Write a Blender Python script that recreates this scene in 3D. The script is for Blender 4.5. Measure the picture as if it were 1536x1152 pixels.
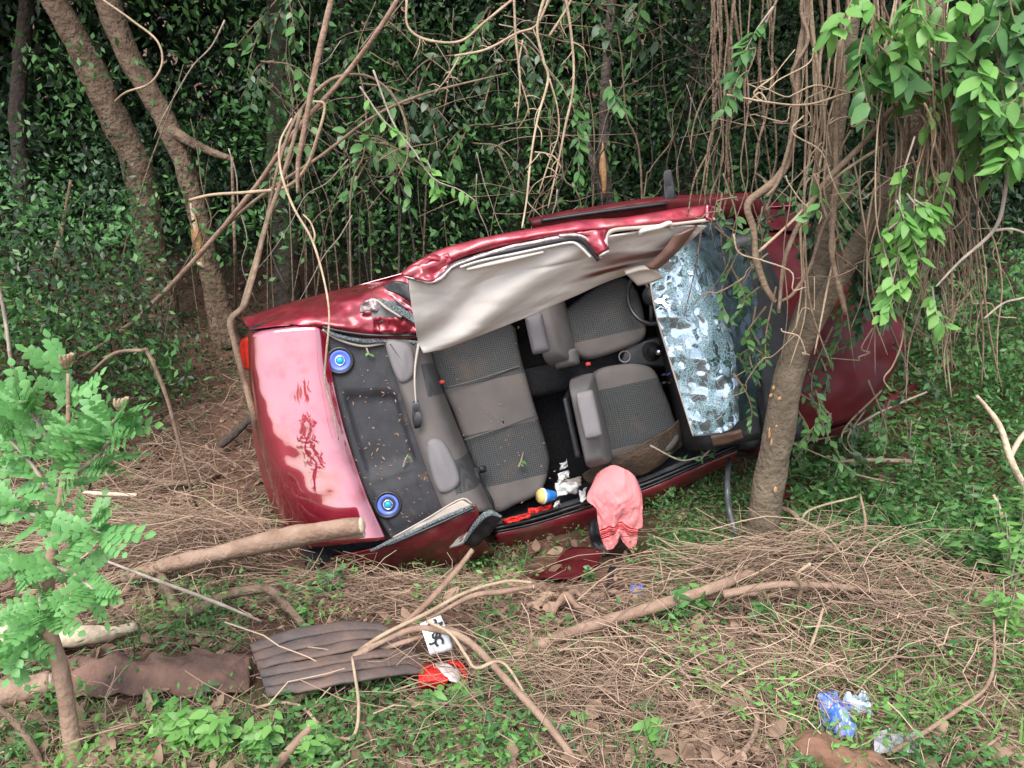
import bpy, math, random
import numpy as np
from mathutils import Vector, Matrix, noise
for o in list(bpy.data.objects): bpy.data.objects.remove(o)
S = bpy.context.scene
COL = S.collection
rad = math.radians

# ---------------------------------------------------------------- camera, sky, sun, exposure
CAM_H, PITCH, FOC = 2.1, rad(15), 1152.0
cam_d = bpy.data.cameras.new('camera'); cam = bpy.data.objects.new('camera', cam_d); COL.objects.link(cam)
cam.location = (0, 0, CAM_H); cam.rotation_euler = (rad(90) - PITCH, 0, 0)
cam_d.sensor_width = 36; cam_d.lens = 36 * FOC / 1536; cam_d.clip_end = 500; cam_d.clip_start = .05
S.camera = cam
SUN_EL, SUN_AZ = rad(56), rad(195)      # azimuth measured clockwise from +Y
W = bpy.data.worlds.new('World'); S.world = W; W.use_nodes = True
nt = W.node_tree; bg = nt.nodes['Background']
sky = nt.nodes.new('ShaderNodeTexSky'); sky.sky_type = 'NISHITA'; sky.sun_disc = False
sky.sun_elevation = SUN_EL; sky.sun_rotation = SUN_AZ; sky.air_density = 1.0; sky.dust_density = 1.6; sky.ozone_density = 1.0
hs = nt.nodes.new('ShaderNodeHueSaturation'); hs.inputs['Saturation'].default_value = .45      # thin overcast: paler than clear blue
nt.links.new(sky.outputs[0], hs.inputs['Color']); nt.links.new(hs.outputs[0], bg.inputs[0]); bg.inputs[1].default_value = .13
sd = bpy.data.lights.new('sun', 'SUN'); sun = bpy.data.objects.new('sun', sd); COL.objects.link(sun)
sd.energy = 1.4; sd.angle = rad(35); sd.color = (1, .95, .88)
sdir = Vector((math.sin(SUN_AZ) * math.cos(SUN_EL), math.cos(SUN_AZ) * math.cos(SUN_EL), math.sin(SUN_EL)))
sun.rotation_euler = sdir.to_track_quat('Z', 'Y').to_euler()
S.view_settings.view_transform = 'Standard'; S.view_settings.look = 'None'
S.view_settings.gamma = 1; S.view_settings.exposure = 1.45
S.render.engine = 'CYCLES'
S.cycles.max_bounces = 6; S.cycles.diffuse_bounces = 2; S.cycles.glossy_bounces = 3; S.cycles.transmission_bounces = 4; S.cycles.transparent_max_bounces = 8

# ---------------------------------------------------------------- measuring helpers
FW = np.array([0, math.cos(PITCH), -math.sin(PITCH)]); UPV = np.array([0, math.sin(PITCH), math.cos(PITCH)])
CAMP = np.array([0, 0, CAM_H])
def ray(px, py): return FW + np.array([1., 0, 0]) * ((px - 768) / FOC) - UPV * ((py - 576) / FOC)
def at(px, py, Y):
    d = ray(px, py); return CAMP + d * (Y / d[1])
def sstep(a, b, v):
    t = np.clip((v - a) / (b - a), 0, 1); return t * t * (3 - 2 * t)
def gz(x, y):
    """ground height of the place: a shallow ditch under the wreck, banks rising behind it and to the right, plus an added far hill that shuts out sky"""
    x = np.asarray(x, float); y = np.asarray(y, float)
    z = -.34 * np.exp(-((x + .4) / 1.75) ** 2 - ((y - 4.55) / .75) ** 2)
    z = z + .24 * (np.clip(y - 5.0, 0, 4.5)) + .02 * np.clip(y - 9.5, 0, 6) + .62 * np.clip(y - 15.5, 0, 22)  # steep last term: added hill, closes sky gaps and blocks light behind the forest
    z = z + .22 * sstep(1.0, 2.4, x) * sstep(4.2, 5.4, y)
    z = z + .035 * np.sin(x * 2.1 + 1.3 * np.sin(y * 1.7)) * np.cos(y * 1.9 + .6) + .018 * np.sin(x * 5.3 + y * 3.1) * np.sin(y * 6.1 - x * 2.2)
    z = z + .25 * sstep(1.6, .2, y)
    return z
def g(px, py, h=0.0):
    d = ray(px, py); lo, hi = 1.2, 30.
    for k in range(240):                     # march, then bisect
        t = 1.2 * (25 ** (k / 239.)); p = CAMP + d * t
        if p[2] < gz(p[0], p[1]) + h: hi = t; break
        lo = t
    for k in range(24):
        m = (lo + hi) / 2; p = CAMP + d * m
        if p[2] < gz(p[0], p[1]) + h: hi = m
        else: lo = m
    return CAMP + d * hi
# the wreck's own frame: x forward, y to its left, z up through its roof; it lies on its right side
CAR_R = np.array([[.97360713, -.21351395, .08062843], [.13228115, .24002431, -.96171203], [.18598615, .94699531, .26193325]])
CAR_T = np.array([.38885, 5.41062, .67807])
def cz(px, py, z):
    o = CAR_R.T @ (CAMP - CAR_T); d = CAR_R.T @ ray(px, py)
    return o + d * ((z - o[2]) / d[2])
def c2w(p): return CAR_R @ np.asarray(p, float) + CAR_T

# ---------------------------------------------------------------- mesh helpers
def tag(o, label=None, cat=None, group=None, kind=None):
    if label: o['label'] = label
    if cat: o['category'] = cat
    if group: o['group'] = group
    if kind: o['kind'] = kind
    return o
def empty(name, loc=(0, 0, 0), rot=(0, 0, 0)):
    o = bpy.data.objects.new(name, None); o.location = loc; o.rotation_euler = rot; o.empty_display_size = .05
    COL.objects.link(o); return o
def link(name, me, parent=None):
    o = bpy.data.objects.new(name, me); COL.objects.link(o)
    if parent is not None: o.parent = parent
    return o
def mesh_np(name, V, F, mat, smooth=True, attr=None, uv=None):
    """V (n,3); F (m,k) int array or a list of index lists"""
    me = bpy.data.meshes.new(name)
    V = np.asarray(V, np.float32)
    if isinstance(F, np.ndarray):
        m, k = F.shape
        me.vertices.add(len(V)); me.vertices.foreach_set('co', V.ravel())
        me.loops.add(m * k); me.loops.foreach_set('vertex_index', F.astype(np.int32).ravel())
        me.polygons.add(m); me.polygons.foreach_set('loop_start', np.arange(0, m * k, k, dtype=np.int32))
        me.polygons.foreach_set('loop_total', np.full(m, k, np.int32))
    else:
        me.from_pydata([tuple(map(float, v)) for v in V], [], F)
    if smooth: me.polygons.foreach_set('use_smooth', np.ones(len(me.polygons), bool))
    me.update(calc_edges=True)
    if attr is not None:
        a = me.attributes.new('rnd', 'FLOAT', 'POINT'); a.data.foreach_set('value', np.asarray(attr, np.float32))
    if uv is not None:
        l = me.uv_layers.new(name='UVMap'); vi = np.empty(len(me.loops), np.int32); me.loops.foreach_get('vertex_index', vi)
        l.data.foreach_set('uv', np.asarray(uv, np.float32)[vi].ravel())
    me.materials.append(M[mat] if isinstance(mat, str) else mat)
    return me
def obj(name, V, F, mat, parent=None, smooth=True, attr=None, uv=None):
    return link(name, mesh_np(name, V, F, mat, smooth, attr, uv), parent)
def crom(P, n):
    """Catmull-Rom through the points of P (k,d), n samples"""
    P = np.asarray(P, float); k = len(P)
    if k == 2: return P[0] + (P[1] - P[0]) * np.linspace(0, 1, n)[:, None]
    Q = np.vstack([2 * P[0] - P[1], P, 2 * P[-1] - P[-2]])
    t = np.linspace(0, k - 1, n); i = np.minimum(t.astype(int), k - 2); u = (t - i)[:, None]
    a, b, c, d = Q[i], Q[i + 1], Q[i + 2], Q[i + 3]
    return .5 * (2 * b + (c - a) * u + (2 * a - 5 * b + 4 * c - d) * u ** 2 + (3 * b - a - 3 * c + d) * u ** 3)
def grid(ctrl, nu, nv):
    """ctrl rows x cols x 3 -> smooth nu x nv vertices"""
    C = np.asarray(ctrl, float)
    A = np.stack([crom(C[:, j], nu) for j in range(C.shape[1])], 1)
    return np.stack([crom(A[i], nv) for i in range(nu)], 0)
def gfaces(nu, nv, wrap=False):
    i, j = np.meshgrid(np.arange(nu - 1), np.arange(nv if wrap else nv - 1), indexing='ij')
    i = i.ravel(); j = j.ravel(); j2 = (j + 1) % nv
    return np.stack([i * nv + j, i * nv + j2, (i + 1) * nv + j2, (i + 1) * nv + j], 1)
def fbm(p, s, o=3): return noise.fractal(Vector(p) * s, 1.0, 2.0, o)
def crumple(G, amp, scale, seed=0, vec=(0, 0, 1)):
    v = np.array(vec, float)
    for idx in np.ndindex(G.shape[:2]):
        G[idx] += v * amp * fbm(tuple(G[idx] + seed), scale)
    return G
def sheet(name, ctrl, nu, nv, mat, parent=None, th=.004, amp=0, scale=5, seed=0, vec=(0, 0, 1), sub=0):
    G = grid(ctrl, nu, nv)
    if amp: crumple(G, amp, scale, seed, vec)
    uu, vv = np.meshgrid(np.linspace(0, 1, nu), np.linspace(0, 1, nv), indexing='ij')
    o = obj(name, G.reshape(-1, 3), gfaces(nu, nv), mat, parent, uv=np.stack([vv.ravel(), uu.ravel()], 1))
    if th:
        m = o.modifiers.new('thickness', 'SOLIDIFY'); m.thickness = th; m.offset = 0
    if sub:
        m = o.modifiers.new('smooth', 'SUBSURF'); m.levels = m.render_levels = sub
    return o
def tube_vf(P, R, sides=8, n=None, bump=0, seed=0, flat=1.0, cap=True):
    P = np.asarray(P, float); R = np.asarray(R, float)
    n = n or max(6, 5 * len(P))
    k = len(P); P2 = crom(P, n)
    R2 = np.interp(np.linspace(0, 1, n), np.linspace(0, 1, len(R)), R)
    T = np.gradient(P2, axis=0); T /= np.linalg.norm(T, axis=1)[:, None] + 1e-9
    up = np.array([0, 0, 1.]) if abs(T[0][2]) < .9 else np.array([0, 1., 0])
    V = []; A = np.cross(T[0], up); A /= np.linalg.norm(A)
    for i in range(n):
        A = A - T[i] * (A @ T[i]); A /= np.linalg.norm(A) + 1e-9; B = np.cross(T[i], A)
        for s in range(sides):
            a = 2 * math.pi * s / sides; r = R2[i]
            if bump: r *= 1 + bump * (fbm((P2[i][0] * 1 + math.cos(a) * .2, P2[i][1] + math.sin(a) * .2, P2[i][2] + seed), 6, 2))
            V.append(P2[i] + r * (math.cos(a) * A + flat * math.sin(a) * B))
    F = [list(map(int, f)) for f in gfaces(n, sides, True)]
    if cap: F += [list(range(sides))[::-1], list(range((n - 1) * sides, n * sides))]
    return np.array(V), F
def tube(name, P, R, mat, parent=None, sides=8, n=None, bump=0, seed=0, flat=1.0):
    V, F = tube_vf(P, R, sides, n, bump, seed, flat); return obj(name, V, F, mat, parent)
class MB:
    def __init__(s): s.V = []; s.F = []
    def add(s, V, F):
        o = len(s.V); s.V += [tuple(map(float, v)) for v in V]; s.F += [[int(i) + o for i in f] for f in F]; return s
    def box(s, lo, hi):
        (a, b, c), (d, e, f) = lo, hi
        return s.add([(a, b, c), (d, b, c), (d, e, c), (a, e, c), (a, b, f), (d, b, f), (d, e, f), (a, e, f)],
                     [(0, 3, 2, 1), (4, 5, 6, 7), (0, 1, 5, 4), (1, 2, 6, 5), (2, 3, 7, 6), (3, 0, 4, 7)])
    def hexa(s, q, t):      # bottom quad, top quad
        return s.add(list(q) + list(t), [(0, 3, 2, 1), (4, 5, 6, 7), (0, 1, 5, 4), (1, 2, 6, 5), (2, 3, 7, 6), (3, 0, 4, 7)])
    def build(s, name, mat, parent=None, smooth=False, bevel=0, sub=0):
        o = obj(name, np.array(s.V), s.F, mat, parent, smooth)
        if bevel:
            m = o.modifiers.new('bevel', 'BEVEL'); m.width = bevel; m.segments = 3; m.limit_method = 'NONE'
            o.data.polygons.foreach_set('use_smooth', np.ones(len(o.data.polygons), bool))
        if sub:
            m = o.modifiers.new('sub', 'SUBSURF'); m.levels = m.render_levels = sub
        return o
def lathe(name, prof, center, axis, mat, parent=None, sides=24):
    """prof [(r,h)] about axis at center"""
    ax = np.array(axis, float); ax /= np.linalg.norm(ax)
    a = np.cross(ax, [1, 0, 0]) if abs(ax[0]) < .9 else np.cross(ax, [0, 1, 0]); a /= np.linalg.norm(a); b = np.cross(ax, a)
    V = [np.asarray(center) + ax * h + r * (math.cos(2 * math.pi * s / sides) * a + math.sin(2 * math.pi * s / sides) * b) for r, h in prof for s in range(sides)]
    return obj(name, np.array(V), gfaces(len(prof), sides, True), mat, parent)
def cushion(name, outline, zt, zb, r, mat, parent=None, bulge=.02, n=56, dish=0):
    """padded cushion: closed outline (k,2), top height zt (number or function), soft edge r"""
    O = np.asarray(outline, float); k = len(O)
    C = crom(np.vstack([O[-1:], O, O[:2]]), 0 or (k + 2) * 8 + 1)[8:8 + k * 8]
    c = C.mean(0); V = []; zf = zt if callable(zt) else (lambda x, y: zt)
    T = np.roll(C, -1, 0) - np.roll(C, 1, 0); N = np.stack([T[:, 1], -T[:, 0]], 1); N /= np.linalg.norm(N, axis=1)[:, None]
    if ((C - c) * N).sum() < 0: N = -N
    rings = [(0, None)] + [(r * (1 - math.cos(a)), r * (1 - math.sin(a))) for a in np.linspace(0, math.pi / 2, 5)]
    m = len(C)
    for d, drop in rings:
        for p, q in zip(C, N):
            x, y = p - q * d
            V.append((x, y, zb if drop is None else zf(x, y) - drop))
    for f in (.75, .5, .25, 0.02):
        for p, q in zip(C, N):
            e = (p - q * r) - c; x, y = c + e * f
            V.append((x, y, zf(x, y) + bulge * (1 - f * f) - dish * (1 - f)))
    return obj(name, np.array(V), gfaces(len(rings) + 4, m, True), mat, parent)
def rbox(name, secs, mat, parent=None, sub=1, rr=.35):
    """soft loft through rounded-rectangle sections: secs [(center xyz, half x, half y)] stacked"""
    V = []; F = []; n_ = 16
    for c, hx, hy in secs:
        r = rr * 2 * min(hx, hy) * .5
        for s in range(n_):
            qd = s // 4; a_ = (s % 4) / 3 * math.pi / 2 + qd * math.pi / 2
            sx, sy = ((1, 1), (-1, 1), (-1, -1), (1, -1))[qd]
            V.append((c[0] + sx * (hx - r) + r * math.cos(a_), c[1] + sy * (hy - r) + r * math.sin(a_), c[2]))
    for i in range(len(secs) - 1):
        for j in range(n_): F.append([i * n_ + j, i * n_ + (j + 1) % n_, (i + 1) * n_ + (j + 1) % n_, (i + 1) * n_ + j])
    F += [list(range(n_))[::-1], list(range(len(V) - n_, len(V)))]
    o = obj(name, np.array(V), F, mat, parent)
    m = o.modifiers.new('sub', 'SUBSURF'); m.levels = m.render_levels = sub
    return o

# ---------------------------------------------------------------- materials
M = {}
def mat(name, col, rough=.6, metal=0, var=.25, scale=8, bump=0, bscale=40, spec=.5, coat=0, coat_rough=.05, trans=0, bdist=.02, attr=False, col2=None, detail=4, coords='Object'):
    m = bpy.data.materials.new(name); m.use_nodes = True; n = m.node_tree.nodes; L = m.node_tree.links
    b = n['Principled BSDF']; b.inputs['Roughness'].default_value = rough; b.inputs['Metallic'].default_value = metal
    b.inputs['Specular IOR Level'].default_value = spec
    b.inputs['Coat Weight'].default_value = coat; b.inputs['Coat Roughness'].default_value = coat_rough
    tc = n.new('ShaderNodeTexCoord')
    nz = n.new('ShaderNodeTexNoise'); nz.inputs['Scale'].default_value = scale; nz.inputs['Detail'].default_value = detail
    L.new(tc.outputs[coords], nz.inputs['Vector'])
    rp = n.new('ShaderNodeValToRGB'); rp.color_ramp.elements[0].position = .3; rp.color_ramp.elements[1].position = .7
    c2 = col2 if col2 else tuple(min(1, c * (1 + var)) for c in col)
    c1 = col if col2 else tuple(c * (1 - var) for c in col)
    rp.color_ramp.elements[0].color = (*c1, 1); rp.color_ramp.elements[1].color = (*c2, 1)
    if attr:
        at_ = n.new('ShaderNodeAttribute'); at_.attribute_name = 'rnd'
        mx = n.new('ShaderNodeMath'); mx.operation = 'MULTIPLY_ADD'; mx.inputs[1].default_value = .6; L.new(at_.outputs['Fac'], mx.inputs[0])
        ml = n.new('ShaderNodeMath'); ml.operation = 'MULTIPLY'; ml.inputs[1].default_value = .4; L.new(nz.outputs['Fac'], ml.inputs[0]); L.new(ml.outputs[0], mx.inputs[2])
        rp.color_ramp.elements[0].position = .1; rp.color_ramp.elements[1].position = .9
        L.new(mx.outputs[0], rp.inputs[0])
    else: L.new(nz.outputs['Fac'], rp.inputs[0])
    L.new(rp.outputs[0], b.inputs['Base Color'])
    if bump:
        n2 = n.new('ShaderNodeTexNoise'); n2.inputs['Scale'].default_value = bscale; n2.inputs['Detail'].default_value = 6; L.new(tc.outputs[coords], n2.inputs['Vector'])
        bp = n.new('ShaderNodeBump'); bp.inputs['Strength'].default_value = bump; bp.inputs['Distance'].default_value = bdist
        L.new(n2.outputs['Fac'], bp.inputs['Height']); L.new(bp.outputs[0], b.inputs['Normal'])
    if trans:
        tr = n.new('ShaderNodeBsdfTranslucent'); L.new(rp.outputs[0], tr.inputs[0]); ms = n.new('ShaderNodeMixShader'); ms.inputs[0].default_value = trans
        L.new(b.outputs[0], ms.inputs[1]); L.new(tr.outputs[0], ms.inputs[2]); L.new(ms.outputs[0], n['Material Output'].inputs[0])
    M[name] = m; return m
def nodes(name): m = M[name]; return m.node_tree.nodes, m.node_tree.links
# paint: metallic dark red under clear coat, with dust
mat('paint', (.4, .014, .045), .34, .8, .2, 3, coat=1, coat_rough=.03, bump=.04, bscale=9)
n, L = nodes('paint'); n['Principled BSDF'].inputs['Coat IOR'].default_value = 2.7
def dust(name, col, lo, hi, scale, amount=.7, rough=.8):
    n, L = nodes(name); b = n['Principled BSDF']
    tc = n.new('ShaderNodeTexCoord'); z = n.new('ShaderNodeTexNoise'); z.inputs['Scale'].default_value = scale; z.inputs['Detail'].default_value = 8; z.inputs['Roughness'].default_value = .65
    L.new(tc.outputs['Object'], z.inputs['Vector'])
    r = n.new('ShaderNodeMapRange'); r.inputs[1].default_value = lo; r.inputs[2].default_value = hi; r.inputs[4].default_value = amount; L.new(z.outputs['Fac'], r.inputs[0])
    src = b.inputs['Base Color'].links[0].from_socket
    mx = n.new('ShaderNodeMix'); mx.data_type = 'RGBA'; L.new(r.outputs[0], mx.inputs[0]); L.new(src, mx.inputs[6]); mx.inputs[7].default_value = (*col, 1)
    L.new(mx.outputs[2], b.inputs['Base Color'])
    inv = n.new('ShaderNodeMath'); inv.operation = 'MULTIPLY_ADD'; inv.inputs[1].default_value = -1; inv.inputs[2].default_value = 1; L.new(r.outputs[0], inv.inputs[0])
    if b.inputs['Coat Weight'].default_value > 0: L.new(inv.outputs[0], b.inputs['Coat Weight'])
dust('paint', (.22, .08, .06), .5, .8, 7, .55)
mat('paint_scuffed', (.3, .014, .035), .42, .55, .3, 6, coat=.55, coat_rough=.16, bump=.15, bscale=30)
dust('paint_scuffed', (.2, .1, .075), .45, .75, 11, .6)
mat('paint_dirty', (.22, .012, .025), .45, .3, .3, 4, coat=.5, coat_rough=.15, bump=.1)
dust('paint_dirty', (.16, .08, .055), .42, .7, 6, .75)
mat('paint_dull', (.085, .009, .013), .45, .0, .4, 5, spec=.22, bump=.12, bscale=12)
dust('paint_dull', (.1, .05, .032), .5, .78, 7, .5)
mat('bare_metal', (.42, .36, .36), .4, .7, .4, 30, bump=.3, bscale=60)
mat('plastic_black', (.018, .018, .022), .45, 0, .4, 20, bump=.15, bscale=200)
dust('plastic_black', (.12, .08, .05), .55, .8, 9, .35)
mat('shelf_black', (.022, .022, .027), .6, 0, .35, 12, bump=.2, bscale=300)
dust('shelf_black', (.2, .12, .06), .6, .78, 10, .7)
mat('carpet_black', (.014, .014, .017), .95, 0, .5, 40, bump=.5, bscale=200)
mat('rubber', (.02, .02, .023), .38, 0, .3, 20)
mat('grey_fabric', (.15, .138, .135), .92, 0, .14, 6, bump=.12, bscale=500, spec=.2)
mat('grey_vinyl', (.19, .178, .185), .75, 0, .1, 5, bump=.06, bscale=300, spec=.3)
mat('headliner', (.68, .63, .585), .95, 0, .09, 3, bump=.12, bscale=250, spec=.15)
mat('beige_trim', (.42, .36, .31), .6, 0, .12, 6, bump=.05, bscale=100)
mat('brown_trim', (.2, .11, .085), .6, 0, .25, 8)
mat('speaker_blue', (.1, .17, .8), .35, 0, .15, 15, spec=.6)
mat('speaker_cyan', (.02, .35, .55), .25, 0, .3, 30)
mat('chrome', (.75, .77, .8), .15, 1, .1, 10)
mat('red_plastic', (.55, .03, .015), .35, 0, .2, 10)
mat('glass_bits', (.02, .025, .028), .15, 0, .8, 130, col2=(.36, .44, .46), bump=1.0, bscale=170, spec=.9)
mat('white_plastic', (.5, .48, .46), .5, 0, .15, 10)
def patterned(name, base, lo_hi, axis=1):
    """grey cloth with bands of a woven dot pattern between the given limits along one axis of the car"""
    mat(name, base, .92, 0, .12, 7, bump=.1, bscale=500, spec=.2)
    n, L = nodes(name); b = n['Principled BSDF']; src = b.inputs['Base Color'].links[0].from_socket
    tc = n.new('ShaderNodeTexCoord'); mp = n.new('ShaderNodeMapping'); mp.inputs['Rotation'].default_value = (0, 0, rad(45)); L.new(tc.outputs['Object'], mp.inputs[0])
    ck = n.new('ShaderNodeTexChecker'); ck.inputs['Scale'].default_value = 104; ck.inputs[1].default_value = (.042, .045, .047, 1); ck.inputs[2].default_value = (.095, .096, .097, 1); L.new(mp.outputs[0], ck.inputs[0])
    sx = n.new('ShaderNodeSeparateXYZ'); L.new(tc.outputs['Object'], sx.inputs[0]); tot = None
    for band in lo_hi:
        part = None
        for ax, lo, hi in band:
            for op, v in (('GREATER_THAN', lo), ('LESS_THAN', hi)):
                k = n.new('ShaderNodeMath'); k.operation = op; k.inputs[1].default_value = v; L.new(sx.outputs[ax], k.inputs[0])
                if part is None: part = k.outputs[0]
                else:
                    q = n.new('ShaderNodeMath'); q.operation = 'MULTIPLY'; L.new(part, q.inputs[0]); L.new(k.outputs[0], q.inputs[1]); part = q.outputs[0]
        if tot is None: tot = part
        else:
            q = n.new('ShaderNodeMath'); q.operation = 'MAXIMUM'; L.new(tot, q.inputs[0]); L.new(part, q.inputs[1]); tot = q.outputs[0]
    mx = n.new('ShaderNodeMix'); mx.data_type = 'RGBA'; L.new(tot, mx.inputs[0]); L.new(src, mx.inputs[6]); L.new(ck.outputs[0], mx.inputs[7]); L.new(mx.outputs[2], b.inputs['Base Color'])
patterned('rear_cushion_cloth', (.145, .13, .125), [[(1, .12, .9)], [(1, -.56, -.2)]])
patterned('rear_back_cloth', (.145, .13, .125), [[(1, .1, .3), (0, -.97, 0)], [(1, -.5, -.3), (0, -.93, 0)]])
patterned('right_seat_cloth', (.145, .13, .125), [[(1, -.5, -.1), (0, .12, 3)]])
patterned('left_seat_cloth', (.145, .13, .125), [[(1, .24, .9), (0, -.02, 3)]])
for nm in ('rear_cushion_cloth', 'rear_back_cloth', 'right_seat_cloth', 'left_seat_cloth', 'grey_fabric', 'grey_vinyl'): dust(nm, (.17, .115, .08), .52, .8, 7, .5)
# headliner stains: two streaks of dried red-brown along the cloth
def stain(name, col, spots):
    n, L = nodes(name); b = n['Principled BSDF']; tc = n.new('ShaderNodeTexCoord')
    nz = n.new('ShaderNodeTexNoise'); nz.inputs['Scale'].default_value = 3.5; nz.inputs['Detail'].default_value = 6; L.new(tc.outputs['UV'], nz.inputs[0])
    for (u, v, su, sv, rot, amt) in spots:
        mp = n.new('ShaderNodeMapping'); mp.vector_type = 'TEXTURE'; mp.inputs['Location'].default_value = (u, v, 0); mp.inputs['Rotation'].default_value = (0, 0, rot); mp.inputs['Scale'].default_value = (su, sv, 1)
        L.new(tc.outputs['UV'], mp.inputs[0])
        ad = n.new('ShaderNodeVectorMath'); ad.operation = 'MULTIPLY_ADD'; L.new(nz.outputs['Color'], ad.inputs[0]); ad.inputs[1].default_value = (1.1, 1.1, 0); L.new(mp.outputs[0], ad.inputs[2])
        ad2 = n.new('ShaderNodeVectorMath'); ad2.operation = 'SUBTRACT'; ad2.inputs[1].default_value = (.55, .55, 0); L.new(ad.outputs[0], ad2.inputs[0])
        ln = n.new('ShaderNodeVectorMath'); ln.operation = 'LENGTH'; L.new(ad2.outputs[0], ln.inputs[0])
        r = n.new('ShaderNodeMapRange'); r.inputs[1].default_value = 1.0; r.inputs[2].default_value = .45; r.inputs[4].default_value = amt; L.new(ln.outputs['Value'], r.inputs[0])
        src = b.inputs['Base Color'].links[0].from_socket
        mx = n.new('ShaderNodeMix'); mx.data_type = 'RGBA'; L.new(r.outputs[0], mx.inputs[0]); L.new(src, mx.inputs[6]); mx.inputs[7].default_value = (*col, 1); L.new(mx.outputs[2], b.inputs['Base Color'])
stain('headliner', (.16, .035, .025), [(.66, .66, .17, .075, -.1, .95), (.82, .5, .26, .09, -.1, .85), (.69, .42, .13, .1, .5, .6), (.93, .3, .12, .16, .3, .6)])
# laminated windscreen: greenish glass, white crack web, patches of crazed glass
m = bpy.data.materials.new('shattered_glass'); m.use_nodes = True; M['shattered_glass'] = m
n, L = m.node_tree.nodes, m.node_tree.links; b = n['Principled BSDF']
tc = n.new('ShaderNodeTexCoord')
dn = n.new('ShaderNodeTexNoise'); dn.inputs['Scale'].default_value = 6; L.new(tc.outputs['Object'], dn.inputs[0])
dm = n.new('ShaderNodeVectorMath'); dm.operation = 'MULTIPLY_ADD'; dm.inputs[1].default_value = (.09, .09, .09); L.new(dn.outputs['Color'], dm.inputs[0]); L.new(tc.outputs['Object'], dm.inputs[2])
facs = []
for sc, w in ((14, .018), (55, .07), (140, .12)):
    v = n.new('ShaderNodeTexVoronoi'); v.feature = 'DISTANCE_TO_EDGE'; v.inputs['Scale'].default_value = sc; L.new(dm.outputs[0], v.inputs['Vector'])
    r = n.new('ShaderNodeMapRange'); r.inputs[1].default_value = 0; r.inputs[2].default_value = w; r.inputs[3].default_value = 1; r.inputs[4].default_value = 0; L.new(v.outputs['Distance'], r.inputs[0]); facs.append(r.outputs[0])
pn = n.new('ShaderNodeTexVoronoi'); pn.distance = 'CHEBYCHEV'; pn.inputs['Scale'].default_value = 17
pm = n.new('ShaderNodeMapping'); pm.inputs['Rotation'].default_value = (0, 0, .5); pm.inputs['Scale'].default_value = (1.5, .8, 1); L.new(dm.outputs[0], pm.inputs[0]); L.new(pm.outputs[0], pn.inputs['Vector'])
ps = n.new('ShaderNodeSeparateXYZ'); L.new(pn.outputs['Color'], ps.inputs[0])
pr = n.new('ShaderNodeMapRange'); pr.inputs[1].default_value = .38; pr.inputs[2].default_value = .46; L.new(ps.outputs[0], pr.inputs[0])
def mth(op, a, b_):
    k = n.new('ShaderNodeMath'); k.operation = op
    for i, q in enumerate((a, b_)):
        if isinstance(q, (int, float)): k.inputs[i].default_value = q
        else: L.new(q, k.inputs[i])
    return k.outputs[0]
fine = mth('MULTIPLY', mth('MAXIMUM', facs[1], facs[2]), pr.outputs[0])
crk = mth('MAXIMUM', mth('MULTIPLY', facs[0], .9), fine)
sxw = n.new('ShaderNodeSeparateXYZ'); L.new(tc.outputs['UV'], sxw.inputs[0])
fold = n.new('ShaderNodeMapRange'); fold.inputs[1].default_value = .5; fold.inputs[2].default_value = .72; fold.inputs[3].default_value = 1; fold.inputs[4].default_value = .12; L.new(sxw.outputs[1], fold.inputs[0])
b.inputs['Base Color'].default_value = (.4, .62, .7, 1); b.inputs['Roughness'].default_value = .3
b.inputs['Specular IOR Level'].default_value = .6; b.inputs['Coat Weight'].default_value = 1; b.inputs['Coat IOR'].default_value = 1.6; b.inputs['Coat Roughness'].default_value = .02
gl = n.new('ShaderNodeBsdfGlossy'); gl.inputs['Color'].default_value = (.72, .84, 1, 1); gl.inputs['Roughness'].default_value = .05
tp = n.new('ShaderNodeBsdfTransparent'); tp.inputs[0].default_value = (.55, .72, .68, 1)
gm = n.new('ShaderNodeMixShader'); L.new(mth('MULTIPLY', fold.outputs[0], mth('ADD', mth('MULTIPLY', mth('SUBTRACT', 1, pr.outputs[0]), .42), .1)), gm.inputs[0]); L.new(tp.outputs[0], gm.inputs[1]); L.new(gl.outputs[0], gm.inputs[2])
gm2 = n.new('ShaderNodeMixShader'); L.new(mth('MULTIPLY', mth('MINIMUM', mth('ADD', mth('MULTIPLY', crk, .8), .08), 1), fold.outputs[0]), gm2.inputs[0]); L.new(gm.outputs[0], gm2.inputs[1]); L.new(b.outputs[0], gm2.inputs[2])
L.new(gm2.outputs[0], n['Material Output'].inputs[0])
vb = n.new('ShaderNodeTexVoronoi'); vb.inputs['Scale'].default_value = 30; L.new(dm.outputs[0], vb.inputs['Vector'])
bp = n.new('ShaderNodeBump'); bp.inputs['Strength'].default_value = .12; bp.inputs['Distance'].default_value = .03; L.new(vb.outputs['Color'], bp.inputs['Height'])
L.new(bp.outputs[0], gl.inputs['Normal']); L.new(bp.outputs[0], b.inputs['Normal']); L.new(bp.outputs[0], b.inputs['Coat Normal'])
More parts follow.
